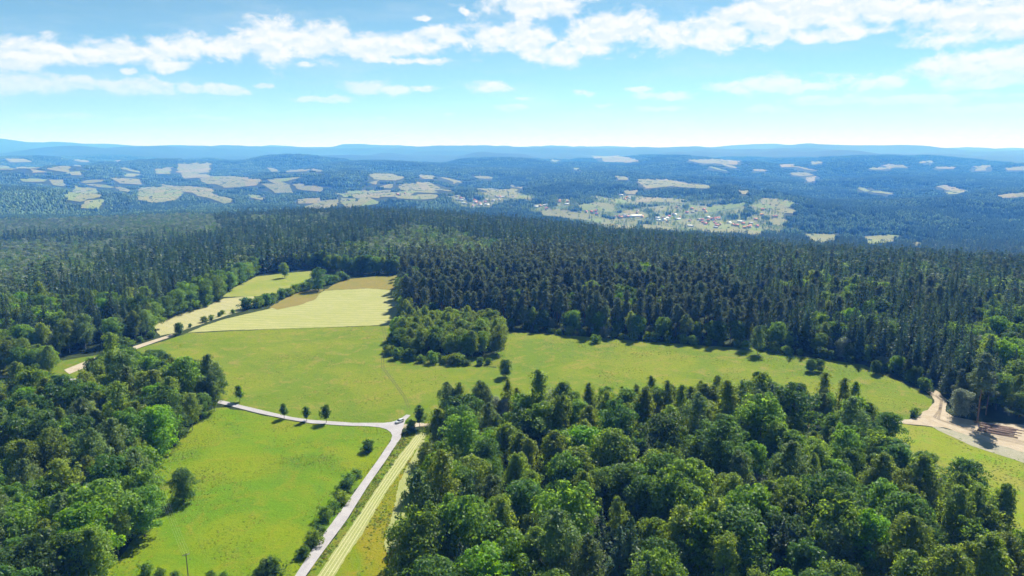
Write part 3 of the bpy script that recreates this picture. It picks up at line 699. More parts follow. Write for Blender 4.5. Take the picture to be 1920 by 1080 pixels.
# light far versions of the forest trees
def lowtree(key, cvf, leaf):
    me = mesh_np(key, *cvf, mats=[LEAF[leaf]]); return bpy.data.objects.new(key, me)
def blob_low(seed, h, rx, n, leaf, base):
    return crown(seed, h, base, rx, dome, 14, rx * 0.42, n // 14, leaf, 0.85, 0, -0.6)
LOW = {}
for i in range(4): LOW[f'spruce{i}'] = lowtree(f'low_spruce{i}', spruce(630 + i, 22 + 2 * i, 4.5 + 0.35 * i, 14, 9, 3, 2.1, taper=0.85), 'spruce_light' if i == 3 else 'spruce')
for i in range(3): LOW[f'pine{i}'] = lowtree(f'low_pine{i}', crown(730 + i, 24 + i, 11, 3.7, pinep, 18, 1.4, 20, 0.95, 0.65, 0, -0.4), 'pine')
for i, lf in enumerate(('hill_green', 'dark', 'hill_pale', 'birch_grey', 'silver')): LOW[f'leafy{i}'] = lowtree(f'low_leafy{i}', blob_low(830 + i, 17 + i, 5.4, 320, 1.05, 3), lf)
def patch(seed, size, n, conif, leaf_sz):
    r = np.random.default_rng(seed); parts = []; mi = []
    for k in range(n):
        x, y = (r.random(2) - 0.5) * size * 1.1
        if r.random() < conif:
            h = 17 + 8 * r.random(); a = r.random() * 6.28; w = 3.0 + r.random()
            V = [(x, y, h)]; Fq = []
            for lv, (zz, rr) in enumerate(((h * 0.62, w * 0.55), (h * 0.25, w), (-8, w * 0.8))):
                for q in range(5): V.append((x + rr * math.cos(a + q * 1.2566 + lv * .5), y + rr * math.sin(a + q * 1.2566 + lv * .5), zz + r.normal() * .8))
            for q in range(5): Fq.append((0, 1 + q, 1 + (q + 1) % 5, 0))
            for lv in range(2):
                o1 = 1 + lv * 5; o2 = o1 + 5
                for q in range(5): Fq.append((o1 + q, o2 + q, o2 + (q + 1) % 5, o1 + (q + 1) % 5))
            parts.append((np.array(V), np.array(Fq))); mi += [0] * len(Fq)
        else:
            h = 10 + 8 * r.random(); w = 4.0 + 1.6 * r.random(); a = r.random() * 6.28; V = [(x, y, h)]; Fq = []
            for lv, (zz, rr) in enumerate(((h * 0.82, w * 0.66), (h * 0.45, w), (-8, w * 0.7))):
                for q in range(6):
                    jj = 1 + 0.25 * r.normal() * 0.6; V.append((x + rr * jj * math.cos(a + q * 1.0472 + lv * .5), y + rr * jj * math.sin(a + q * 1.0472 + lv * .5), zz + r.normal() * .7))
            for q in range(6): Fq.append((0, 1 + q, 1 + (q + 1) % 6, 0))
            for lv in range(2):
                o1 = 1 + lv * 6; o2 = o1 + 6
                for q in range(6): Fq.append((o1 + q, o2 + q, o2 + (q + 1) % 6, o1 + (q + 1) % 6))
            parts.append((np.array(V), np.array(Fq))); m_ = int(1 + (r.random() < 0.35) + (r.random() < 0.12)); mi += [m_] * len(Fq)
    V, F = join(parts)
    tri = F[:, 0] == F[:, 3]
    me = mesh_np('patch', V, F4=F[~tri], F3=F[tri][:, :3], mats=[M['pn'], M['pl'], M['pm'], M['ps']], mi4=np.array(mi)[~tri], mi3=np.array(mi)[tri])
    return bpy.data.objects.new('patch', me)
def canopy_mat(name, c, var=0.5):
    m, t = new_mat(name); o = t.n('ShaderNodeOutputMaterial'); oi = t.n('ShaderNodeObjectInfo'); g = t.n('ShaderNodeNewGeometry')
    v = t.math('MULTIPLY', t.math('ADD', 1 - var / 2, t.math('MULTIPLY', oi.outputs['Random'], var)), t.math('ADD', 0.6, t.math('MULTIPLY', g.outputs['Random Per Island'], 0.8)))
    h = t.n('ShaderNodeHueSaturation'); h.inputs['Color'].default_value = (*c, 1); t.l(v, h.inputs['Value'])
    d = t.n('ShaderNodeBsdfDiffuse'); t.l(h.outputs[0], d.inputs[0]); t.l(d.outputs[0], o.inputs[0]); return m
M['pn'] = canopy_mat('far_conifers', (0.044, 0.082, 0.040)); M['pl'] = canopy_mat('far_leafy', (0.10, 0.17, 0.058)); M['pm'] = canopy_mat('far_leafy_light', (0.145, 0.22, 0.08)); M['ps'] = canopy_mat('far_leafy_pale', (0.15, 0.195, 0.10))
PATCH_C = [patch(900 + i, 25, 22, 0.85, 1) for i in range(4)]
PATCH_L = [patch(920 + i, 25, 15, 0.12, 1) for i in range(4)]
PATCH_B = [patch(940 + i, 50, 75, 0.75, 1) for i in range(4)]
PATCH_BL = [patch(960 + i, 50, 55, 0.2, 1) for i in range(4)]

# ------------------------------------------------------------------ stuff: many instances in one object
_groups = {}
def instancer(colname, objs):
    c = bpy.data.collections.new(colname)
    for i, o in enumerate(objs):
        o.name = f'{i:02d}_{colname}'; c.objects.link(o)
    ng = bpy.data.node_groups.new('scatter_' + colname, 'GeometryNodeTree')
    ng.interface.new_socket('Geometry', in_out='INPUT', socket_type='NodeSocketGeometry')
    ng.interface.new_socket('Geometry', in_out='OUTPUT', socket_type='NodeSocketGeometry')
    nd = ng.nodes; gi = nd.new('NodeGroupInput'); go = nd.new('NodeGroupOutput')
    ip = nd.new('GeometryNodeInstanceOnPoints'); ci = nd.new('GeometryNodeCollectionInfo')
    ci.inputs['Collection'].default_value = c; ci.inputs['Separate Children'].default_value = True; ci.inputs['Reset Children'].default_value = True
    def attr(n, ty):
        a = nd.new('GeometryNodeInputNamedAttribute'); a.data_type = ty; a.inputs['Name'].default_value = n; return a.outputs['Attribute']
    lk = ng.links.new
    lk(gi.outputs[0], ip.inputs['Points']); lk(ci.outputs[0], ip.inputs['Instance']); ip.inputs['Pick Instance'].default_value = True
    lk(attr('idx', 'INT'), ip.inputs['Instance Index']); lk(attr('rot', 'FLOAT_VECTOR'), ip.inputs['Rotation']); lk(attr('scl', 'FLOAT_VECTOR'), ip.inputs['Scale'])
    lk(ip.outputs[0], go.inputs[0])
    return ng
def scatter(name, ng, P, idx, rz, scl, label, tilt=None):
    me = bpy.data.meshes.new(name); n = len(P)
    me.vertices.add(n); me.vertices.foreach_set('co', np.asarray(P, np.float32).ravel())
    a = me.attributes.new('idx', 'INT', 'POINT'); a.data.foreach_set('value', np.asarray(idx, np.int32))
    rot = np.zeros((n, 3), np.float32); rot[:, 2] = rz
    a = me.attributes.new('rot', 'FLOAT_VECTOR', 'POINT'); a.data.foreach_set('vector', rot.ravel())
    s = np.asarray(scl, np.float32); s = np.repeat(s[:, None], 3, 1) if s.ndim == 1 else s
    a = me.attributes.new('scl', 'FLOAT_VECTOR', 'POINT'); a.data.foreach_set('vector', s.ravel())
    o = link(name, me); md = o.modifiers.new('scatter', 'NODES'); md.node_group = ng
    tag(o, label, None, None, 'stuff')
    return o

# ------------------------------------------------------------------ where the trees stand
def gp(poly): return gpx([p[0] for p in poly], [p[1] for p in poly])[:, :2]
def jgrid(poly, sp, jit=0.42):
    lo = poly.min(0); hi = poly.max(0)
    xs = np.arange(lo[0], hi[0], sp); ys = np.arange(lo[1], hi[1], sp * 0.87)
    X, Y = np.meshgrid(xs, ys); X = X + (np.arange(len(ys)) % 2)[:, None] * sp / 2
    P = np.stack([X.ravel(), Y.ravel()], -1) + rng.uniform(-jit, jit, (X.size, 2)) * sp
    return P[inpoly(P[:, 0], P[:, 1], poly)]

TREES = []        # (x, y, proto key, scale, region)
def plant(P, keys, wts, region, smin=0.8, smax=1.15, noise=True):
    keys = list(keys); w = np.array(wts, float); w /= w.sum()
    cum = np.cumsum(w)
    if noise: v = np.clip(0.5 + 1.25 * vnoise(P[:, 0] + 31, P[:, 1], 22) + rng.uniform(-0.32, 0.32, len(P)), 0, 0.999)
    else: v = rng.random(len(P))
    k = np.searchsorted(cum, v)
    for (x, y), kk in zip(P, k): TREES.append((x, y, keys[min(kk, len(keys) - 1)], rng.uniform(smin, smax), region))

MIX = ['birch0','birch1','mid0','mid1','yellow0','bright0','mid2','dark0','silver0','dark1','birch2','dark2','birch3','bright1','yellow1','spruce0','pine1']
# wood in the right foreground
G_RW = gp([(822,812),(812,850),(800,890),(785,935),(775,985),(765,1030),(770,1085),(760,1150),(740,1230),(2150,1230),(2080,1140),(1960,1070),(1900,1030),(1840,985),(1770,945),(1690,900),(1645,850),(1630,812),(1560,816),(1300,816),(1000,816)])
plant(jgrid(G_RW, 10.2), MIX, [1.3,1.3,1.2,1.2,0.8,0.9,1.2,1.1,0.7,1.0,1.0,0.8,1.2,0.5,0.7,0.5,0.01], 'right wood', 0.62, 1.32)
# thin birches on the plot side of the hidden track
G_BR = gp([(815,795),(825,782),(900,775),(1000,772),(1150,775),(1300,770),(1450,772),(1560,775),(1615,785),(1620,794),(1500,797),(1200,796),(900,796)])
plant(jgrid(G_BR, 6.4), ['birch0','birch1','birch2','mid0','birch3','silver0'], [2,2,2,1,2,.5], 'birch belt', 0.55, 0.92)
# left wood
G_LW = gp([(415,766),(395,790),(368,818),(345,850),(325,868),(285,885),(272,910),(275,940),(278,975),(285,1005),(245,1055),(218,1085),(195,1130),(180,1230),(-300,1230),(-300,772),(-150,768),(0,764),(150,757),(190,742),(180,722),(200,716),(300,735),(380,752)])
plant(jgrid(G_LW, 9.6), ['birch0','yellow0','birch1','mid0','bright0','birch2','mid1','dark0','mid2','birch3','dark1','dark2'], [1.6,.8,1.6,1.1,.8,1.2,1.1,1.0,1,1.5,.8,.5], 'left wood', 0.7, 1.3)
G_LT = gp([(195,708),(205,696),(260,700),(310,706),(360,722),(405,738),(425,750),(380,742),(300,726)])
plant(jgrid(G_LT, 6.0), ['dark0','mid0','birch1','dark1'], [1.2,1,.6,1], 'left wood tip', 0.6, 0.85)
G_LM = gp([(-300,715),(-300,690),(0,688),(60,690),(100,695),(120,703),(95,706),(0,703)])
plant(jgrid(G_LM, 7.0), ['mid0','birch1','mid1','birch3','dark0'], [1,1,1,1,.6], 'trees beyond the road', 0.7, 0.95)
# the copse beside the plot
G_CP = gp([(738,655),(748,630),(756,598),(800,605),(880,615),(935,625),(945,650),(935,668),(880,675),(800,668),(752,664)])
plant(jgrid(G_CP, 6.8), ['birch0','yellow0','mid0','birch1','yellow1','mid1'], [1.3,1.3,.8,1.2,1.0,.6], 'copse', 0.6, 0.95)

# special single trees and shrubs: (px, py, key, scale, label)
SINGLE = [
 (345,940,'dark1',0.62,'dark round tree standing alone in the bright green meadow'),
 (690,846,'shrub2',1.15,'bushy upright shrub in the meadow left of the junction'),
 (787,803,'young1',1.35,'young tree at the road junction beside the car'),
 (770,809,'shrub2',1.25,'dark bush at the road junction under the young tree'),
 (450,753,'young0',1.2,'small round tree on the roadside by the end of the left wood'),
 (533,785,'young0',1.05,'slim young roadside tree casting a shadow over the asphalt road'),
 (575,790,'young1',0.9,'small roadside tree between two others along the asphalt road'),
 (612,793,'young1',1.1,'small dark roadside tree nearest to the junction'),
 (948,707,'dark0',0.62,'dark tree alone in the meadow at the corner of the copse'),
 (1116,643,'shrub0',1.6,'small tree in the meadow close to the pine stand'),
 (1133,634,'silver0',0.62,'pale grey bush at the pine stand edge above the meadow'),
 (1519,697,'dark0',0.45,'left one of a pair of bushy trees in the meadow'),
 (1536,697,'dark1',0.38,'right one of a pair of bushy trees in the meadow'),
 (1642,702,'dark0',0.5,'dark bushy tree in the meadow at the far right corner'),
 (1800,782,'silver1',0.95,'silvery willow bush beside the sandy track bend'),
 (1832,792,'pine1',1.28,'tall bare trunked pine beside the timber yard'),
 (336,627,'dark0',0.50,'round dark bush at the end of the sandy track'),
 (534,521,'yellow0',1.0,'round light green tree standing in the pasture'),
 (597,545,'dark2',0.95,'dark upright tree in the hedge beside the brown wedge'),
 (745,543,'birch0',0.55,'small bushy tree at the corner of the brown meadow'),
 (1690,683,'silver0',0.7,'pale bush at the right forest edge above the meadow'),
 (290,690,'mid0',0.35,'small shrub tree at the left tip of the meadow'),
 (235,690,'mid1',0.5,'bushy tree at the left tip of the meadow beside the track'),
 (1580,672,'silver1',0.9,'grey green bushy tree at the forest edge above the meadow'),
 (1420,664,'birch2',0.8,'pale birch in front of the dark forest edge'),
 (1660,850,'dark1',0.9,'dark tree at the corner of the right wood by the meadow'),
]
for px, py, k, s, lab in SINGLE:
    g = gpx(px, py)[0]; TREES.append((g[0], g[1], k, s, ('single', lab)))
# roadside shrubs, hedges
ROAD_SHRUBS = [(569,1045,1.0,'lowest dark shrub in the row beside the asphalt road'),(588,1020,1.25,'tall pointed shrub in the row beside the asphalt road'),(598,1004,.9,'small shrub behind the tall pointed one in the roadside row'),(610,976,1.1,'middle green shrub in the roadside row'),(623,960,1.2,'silvery green round shrub in the roadside row'),(641,944,1.2,'broad dark shrub in the roadside row'),(648,922,1.2,'bright green shrub in the roadside row'),(656,908,1.0,'dark small shrub in the roadside row'),(668,895,1.0,'uppermost round shrub in the roadside row')]
for i, (px, py, s, lab) in enumerate(ROAD_SHRUBS):
    g = gpx(px, py)[0]; TREES.append((g[0], g[1], f'shrub{i % 4}', s * 0.95, ('single', lab)))
for px, py, s in ((490,1088,1.0),(510,1082,1.3),(420,1086,.7),(395,1088,.6),(300,1082,.8),(275,1078,.8),(330,1090,.7)):
    g = gpx(px, py)[0]; TREES.append((g[0], g[1], f'shrub{int(px) % 4}', s, 'bottom shrubs'))
def line_pts(poly, sp):
    P = gp(poly); out_ = []
    for a, b in zip(P[:-1], P[1:]):
        k = max(1, int(np.linalg.norm(b - a) / sp))
        for s in range(k): out_.append(a + (b - a) * (s + rng.uniform(-.3, .3)) / k + rng.normal(0, 0.8, 2))
    return np.array(out_)
def hedge(poly, sp, smin, smax, region, keys=('shrub0','shrub1','shrub2','shrub3'), wts=(1,1,1,1)):
    plant(line_pts(poly, sp), keys, wts, region, smin, smax, noise=False)
hedge([(362,612),(375,606),(400,598),(412,594),(418,590),(440,586),(448,584)], 9, 0.6, 1.15, 'field hedge')
hedge([(460,580),(478,577),(492,572)], 4.0, 1.8, 2.4, 'field hedge')
hedge([(500,570),(530,558),(560,548),(590,540),(620,532),(650,523)], 5.0, 1.3, 2.2, 'field hedge')
hedge([(290,600),(330,590),(360,582),(395,570),(415,562)], 5.0, 0.9, 1.5, 'forest edge shrubs')
hedge([(727,662),(735,672),(745,676)], 5, 0.9, 1.5, 'copse shrubs'); hedge([(752,672),(790,680),(830,682),(880,684),(930,684)], 4.5, 1.0, 1.7, 'copse shrubs'); hedge([(735,640),(741,655),(730,670)], 4.5, 1.0, 1.5, 'copse shrubs')
hedge([(1645,690),(1680,700),(1715,718),(1740,735),(1752,742)], 5, 0.9, 1.6, 'forest edge shrubs')
hedge([(960,616),(1050,626),(1150,633),(1280,644),(1400,653),(1500,666),(1620,683)], 7, 0.9, 1.7, 'forest edge shrubs')
hedge([(1710,783),(1725,774)], 3.5, 0.6, 0.9, 'track shrubs'); hedge([(195,662),(250,645),(300,628)], 6, 0.8, 1.3, 'forest edge shrubs')
# forest edges with leafy trees
hedge([(60,672),(110,668),(160,655),(200,648),(250,640),(292,624)], 6.5, 0.8, 1.1, 'left forest edge', ('birch0','birch1','birch3','mid0','birch2'), (1,1,1,.6,1))
hedge([(300,602),(340,585),(380,572),(415,556)], 6, 0.85, 1.2, 'field corner trees', ('mid0','dark0','mid2','birch1'), (1,1,1,.7))
hedge([(425,547),(445,533),(470,520),(485,515)], 7, 0.75, 1.1, 'field corner trees', ('mid0','dark1','mid1'), (1,1,1))
hedge([(490,512),(540,504),(600,502),(640,510),(680,514),(755,514)], 6.5, 0.7, 1.05, 'trees above the fields', ('mid0','birch0','mid1','dark1'), (1,.8,1,.8))
hedge([(960,612),(1040,618),(1120,627),(1200,632),(1280,638),(1350,642),(1430,648),(1500,660)], 6.5, 0.6, 0.95, 'understorey in front of pines', ('birch2','mid0','birch0','dark0','mid1','silver0'), (1,1,1,1,.8,.5))
hedge([(758,598),(754,560),(757,530)], 6, 0.6, 0.9, 'understorey in front of pines', ('birch0','mid0','dark0'), (1,1,1))
hedge([(1505,660),(1560,668),(1630,682),(1700,708),(1755,735)], 8, 0.5, 0.85, 'right forest edge trees', ('mid0','birch2','dark0','silver0','spruce0'), (1,1,1,.6,1.5))
hedge([(1792,768),(1850,778),(1900,783),(1960,785)], 6, 0.6, 0.95, 'trees behind the timber yard', ('spruce1','pine0','mid0','spruce2','birch2'), (1.2,1.4,.6,1.2,.5))

# forest behind: pines, spruces, mixed leafy trees as far as 1.9 km
FOREST = []
noF = [POLY[k] for k in ('plot','hay','brown1','brown2','pale','green','yard','track_l','right','near','copse_floor','road')] + [G_CP, G_LW, G_RW, G_LM]
FE = gp([(-420,672),(60,672),(200,645),(288,622),(288,600),(415,556),(425,545),(485,515),(600,503),(680,513),(757,514),(754,545),(757,600),(955,612),(1140,626),(1280,637),(1430,647),(1500,660),(1625,682),(1700,708),(1760,736),(1785,762),(1900,778),(2300,788)])
far_poly = np.concatenate([FE, [[2100, 1500], [2100, 2000], [-2100, 2000], [-2100, 1500]]])
sp = 8.3
xs = np.arange(-1650, 1650, sp); ys = np.arange(300, 1950, sp * 0.87)
X, Y = np.meshgrid(xs, ys); X = X + (np.arange(len(ys)) % 2)[:, None] * sp / 2
P = np.stack([X.ravel(), Y.ravel()], -1) + rng.uniform(-0.4, 0.4, (X.size, 2)) * sp
P = P[np.abs(P[:, 0]) < P[:, 1] * 0.80 + 40]
P = P[inpoly(P[:, 0], P[:, 1], far_poly)]
ok = np.ones(len(P), bool)
for q in noF: ok &= ~inpoly(P[:, 0], P[:, 1], q)
P = P[ok]
Z = ter(P[:, 0], P[:, 1])
bx, by, dep = to_px(np.column_stack([P, Z])); tx, ty, _ = to_px(np.column_stack([P, Z + 24]))
def infield(px, py):
    ix = np.clip((px - GX0).astype(int), 0, RW - 1); iy = np.clip(py.astype(int), 0, RH - 1)
    return FRAS[iy, ix] & (py < RH)
def nearfield(px, py):
    ix = np.clip((px - GX0).astype(int), 0, RW - 1); iy = np.clip(py.astype(int), 0, RH - 1)
    return NEARF[iy, ix] & (py < RH)
keep = ~(infield(bx, by) | infield(tx, ty) | infield((bx + tx) / 2, (by + ty) / 2))
P, Z, bx, by, dep = P[keep], Z[keep], bx[keep], by[keep], dep[keep]
pine_zone = inpoly(bx, by, [(752,500),(900,492),(1150,500),(1330,540),(1400,600),(1420,660),(900,660),(740,620)])
pale_zone = inpoly(bx, by, [(-400,480),(60,470),(180,500),(200,545),(60,560),(-400,600)]) | inpoly(bx, by, [(700,470),(760,445),(860,450),(880,470),(960,480),(920,500),(760,505),(640,500)])
left_zone = inpoly(bx, by, [(-400,390),(380,390),(420,450),(330,490),(250,510),(-400,530)]) | inpoly(bx, by, [(-400,600),(60,580),(200,600),(300,600),(280,640),(0,690),(-400,700)])
pl_ = 0.17 - np.where(pine_zone, 0.08, 0) + np.where(left_zone, 0.42, 0) + np.where(pale_zone, 0.55, 0) + np.where((bx < 620) & (by < 455), 0.22, 0)
vn = np.clip(vnoise(P[:, 0], P[:, 1], 60) * 0.9 + vnoise(P[:, 0] + 77, P[:, 1], 21) * 0.8 + 0.5 + rng.uniform(-.22, .22, len(P)), 0, 1)
leafy = vn < pl_ * 1.25
mid_pine = pine_zone & ~leafy
typ = np.where(leafy, 2, np.where(mid_pine | ((by > 480) & (by < 640) & (rng.random(len(P)) < 0.18) & (bx > 900)), 1, 0))
for (x, y), ty_, z in zip(P, typ, Z):
    if ty_ == 0: k = f'spruce{rng.integers(4)}'; s = rng.uniform(0.62, 1.28)
    elif ty_ == 1: k = f'pine{rng.integers(3)}'; s = rng.uniform(0.8, 1.22)
    else: k = f'leafy{rng.choice(5, p=[.38, .18, .20, .16, .08])}'; s = rng.uniform(0.75, 1.2)
    FOREST.append((x, y, k, s))

# ------------------------------------------------------------------ individuals and stuff
LEAF2KEY = {'leafy0': 'mid', 'leafy1': 'dark', 'leafy2': 'bright', 'leafy3': 'birch', 'leafy4': 'silver'}
def pick(k):
    if k.startswith('leafy'):
        b = LEAF2KEY[k]; n = len([q for q in PR if q.startswith(b)]); return f'{b}{rng.integers(n)}'
    return k
allT = [(x, y, k, s, rg) for x, y, k, s, rg in TREES]
near_for = sorted(FOREST, key=lambda q: q[0] ** 2 + q[1] ** 2)
cand = []
for x, y, k, s, rg in allT: cand.append([x, y, k, s, rg])
forest_far = []
NEAR_F = 620.0
for x, y, k, s in near_for:
    if math.hypot(x, y) < NEAR_F: cand.append([x, y, pick(k), s, 'forest'])
    else: forest_far.append((x, y, k, s))
A = np.array([(c[0], c[1]) for c in cand]); zA = ter(A[:, 0], A[:, 1])
hA = np.array([PR[c[2]].h * c[3] for c in cand])
pxA, pyA, dpA = to_px(np.column_stack([A, zA + hA * 0.75])); ptx, pty, _ = to_px(np.column_stack([A, zA + hA]))
inview = (pxA > -15) & (pxA < 1935) & (pyA < 1085) & (pty < 1078)
size = hA / dpA * FPX
CAP = {'young_tree': 60, 'birch_tree': 280, 'broadleaf_tree': 300, 'spruce_tree': 260, 'pine_tree': 240, 'willow_tree': 80, 'shrub': 170}
order = np.argsort(-(size + 1000 * np.array([isinstance(c[4], tuple) for c in cand])))
chosen = set(); cnt = {k: 0 for k in CAP}
for i in order:
    nm = PR[cand[i][2]].name
    if inview[i] and cnt[nm] < CAP[nm]: chosen.add(int(i)); cnt[nm] += 1

TONE = {'birch': 'fresh green', 'mid': 'mid green', 'bright': 'vivid green', 'dark': 'dark green', 'silver': 'silvery', 'yellow': 'yellowish green', 'spruce': 'dark', 'spruce_light': 'lighter green', 'pine': 'grey green', 'shrub': 'small bushy', 'birch_grey': 'greyish green'}
PLUR = {'young_tree': 'young trees', 'birch_tree': 'birches', 'broadleaf_tree': 'broadleaf trees', 'spruce_tree': 'spruces', 'pine_tree': 'pines', 'willow_tree': 'willows', 'shrub': 'shrubs'}
NICE = {'young_tree': 'young tree', 'birch_tree': 'birch', 'broadleaf_tree': 'broadleaf tree', 'spruce_tree': 'spruce', 'pine_tree': 'pine', 'willow_tree': 'willow', 'shrub': 'shrub'}
PLACE = {   # wood: (name, left end, right end, px range, py range)
 'right wood': ('the right wood', 'by the mown strip', 'by the right meadow', (740, 1900), (800, 1150)),
 'birch belt': ('the belt behind the wood', 'near the junction', 'by the timber yard', (810, 1630), (770, 800)),
 'left wood': ('the left wood', 'at the photo edge', 'by the bright meadow', (-60, 420), (715, 1150)),
 'left wood tip': ('the tip of the left wood', 'by the track', 'by the road', (190, 425), (695, 750)),
 'trees beyond the road': ('the far left grove', 'at the photo edge', 'by the sandy track', (-20, 125), (685, 712)),
 'copse': ('the copse', 'by the hay field', 'by the meadow corner', (735, 945), (598, 675)),
 'bottom shrubs': ('the bottom of the bright meadow', 'by the left wood', 'by the road', (260, 520), (1070, 1090)),
 'field hedge': ('the hedge between hay fields', 'by the sandy track', 'by the brown meadow', (360, 650), (520, 612)),
 'forest edge shrubs': ('the forest foot shrubs', 'at the left fields', 'at the timber yard', (190, 1750), (560, 742)),
 'copse shrubs': ('the copse rim', 'by the hay field', 'by the meadow corner', (725, 935), (638, 686)),
 'track shrubs': ('the verge of the sandy track bend', 'by the meadow', 'by the willow', (1705, 1728), (772, 785)),
 'left forest edge': ('the left forest edge', 'at the photo edge', 'by the hay field', (55, 295), (622, 674)),
 'field corner trees': ('the forest edge by the hay field', 'by the sandy track', 'by the pasture', (295, 490), (514, 604)),
 'trees above the fields': ('the tree line over the pasture', 'by the forest corner', 'by the pine stand', (488, 757), (500, 515)),
 'understorey in front of pines': ('the fringe before the pines', 'by the copse', 'by the spruces', (750, 1500), (528, 662)),
 'right forest edge trees': ('the right forest edge', 'by the pines', 'by the track bend', (1500, 1760), (655, 740)),
 'trees behind the timber yard': ('the trees behind the timber yard', 'by the willow', 'at the photo edge', (1785, 1935), (765, 790))}
FPLACES = [(320, ('the forest left of the fields', 'at the photo edge', 'by the fields', (-20, 320), (500, 700))), (760, ('the forest over the fields', 'at the far corner', 'by the pines', (320, 760), (480, 620))),
 (1330, ('the pine stand', 'by the hay field', 'by the spruces', (755, 1330), (500, 640))), (1640, ('the forest behind the meadow', 'by the pines', 'by the track bend', (1330, 1640), (500, 690))), (9999, ('the timber yard forest', 'by the meadow end', 'at the photo edge', (1640, 1935), (490, 790)))]
def forest_place(x, y):
    px, py, _ = to_px(np.array([x, y, float(ter(x, y))]))
    return next(p for lim, p in FPLACES if px < lim)
def sub_place(pl, x, y):
    px, py, _ = to_px(np.array([x, y, float(ter(x, y))]))
    nm, le, ri, (x0, x1), (y0, y1) = pl
    f = (px - x0) / (x1 - x0); g = (py - y0) / (y1 - y0)
    c = le if f < 0.2 else 'left of centre' if f < 0.4 else 'at centre' if f < 0.6 else 'right of centre' if f < 0.8 else ri
    if y1 - y0 < 60: r_ = ''
    else: r_ = ' back rim' if g < 0.12 else ' back' if g < 0.35 else ' middle' if g < 0.62 else ' front' if g < 0.85 else ' front rim'
    return f'in {nm}{"," + r_ if r_ else ""} {c}'
rest = {}
zone_n = 0
for i, c in enumerate(cand):
    x, y, k, s, rg = c
    if i not in chosen:
        if inview[i] or pxA[i] > -500: rest.setdefault(PR[k].name, []).append((x, y, zA[i], k, s))
        continue
    pr = PR[k]; sx = s * rng.uniform(0.9, 1.12)
    rt = empty(pr.name, (x, y, zA[i] - 0.05), rng.uniform(0, 6.283)); rt.scale = (sx, sx * rng.uniform(0.94, 1.06), s)
    if rg == 'birch belt' : rt.scale = (sx * 0.95, sx * 0.95, s)
    tr = link('trunk', pr.trunk, rt); cr = link('crown', pr.crown, rt)
    cat = 'shrub' if pr.name == 'shrub' else 'tree'
    if isinstance(rg, tuple):
        tag(rt, rg[1], cat)
    else:
        place = sub_place(PLACE.get(rg) or forest_place(x, y), x, y)
        size_w = 'tall' if s > (1.12 if rg in ('right wood', 'left wood') else 1.0) else ('low' if s < (0.95 if rg in ('right wood', 'left wood') else 0.82) else 'medium')
        tone = TONE[pr.leaf] if pr.name != 'shrub' else {'mid': 'mid green', 'yellow': 'yellowish', 'dark': 'dark green'}[pr.leaf]
        lab = f"{size_w} {tone} {NICE[pr.name]} {place}"
        if len(lab.split()) > 16: lab = lab.replace('broadleaf tree', 'broadleaf', 1)
        while len(lab.split()) > 16: lab = lab.split(' ', 1)[1]
        tag(rt, lab, cat, f"{size_w} {tone} {PLUR[pr.name]} {place}")
STUFF_LABEL = {'birch_tree': ('birch_wood', 'remaining birches massed in the woods and copse'), 'broadleaf_tree': ('broadleaf_wood', 'remaining broadleaf trees massed in the woods'),
 'spruce_tree': ('spruce_wood', 'mass of dark spruces in the forest behind the meadow'), 'pine_tree': ('pine_wood', 'mass of grey green pines behind the meadow'), 'willow_tree': ('willow_wood', 'remaining silvery willows in the woods'), 'shrub': ('shrubbery', 'remaining low shrubs along hedges and forest edges')}
for nm, L in rest.items():
    keys = sorted({q[3] for q in L}); ng = instancer(nm + '_set', [PR[k].join() for k in keys])
    kk = {k: i for i, k in enumerate(keys)}
    scatter(STUFF_LABEL[nm][0], ng, [(q[0], q[1], q[2] - 0.05) for q in L], [kk[q[3]] for q in L], rng.uniform(0, 6.283, len(L)), np.array([q[4] for q in L]), STUFF_LABEL[nm][1])
# the deep forest
for fam, nm, lab in (('spruce', 'spruce_forest', 'deep dark spruce forest running back over the ridge'), ('pine', 'pine_forest', 'deep pine forest behind the meadow'), ('leafy', 'leafy_forest', 'pale leafy trees scattered through the deep forest')):
    L = [q for q in forest_far if q[2].startswith(fam)]
    if not L: continue
    keys = sorted({q[2] for q in L}); ng = instancer(nm + '_set', [LOW[k] for k in keys]); kk = {k: i for i, k in enumerate(keys)}
    xy = np.array([(q[0], q[1]) for q in L]); z = ter(xy[:, 0], xy[:, 1]) - 0.3
    scatter(nm, ng, np.column_stack([xy, z]), [kk[q[2]] for q in L], rng.uniform(0, 6.283, len(L)), np.array([q[3] for q in L]), lab)
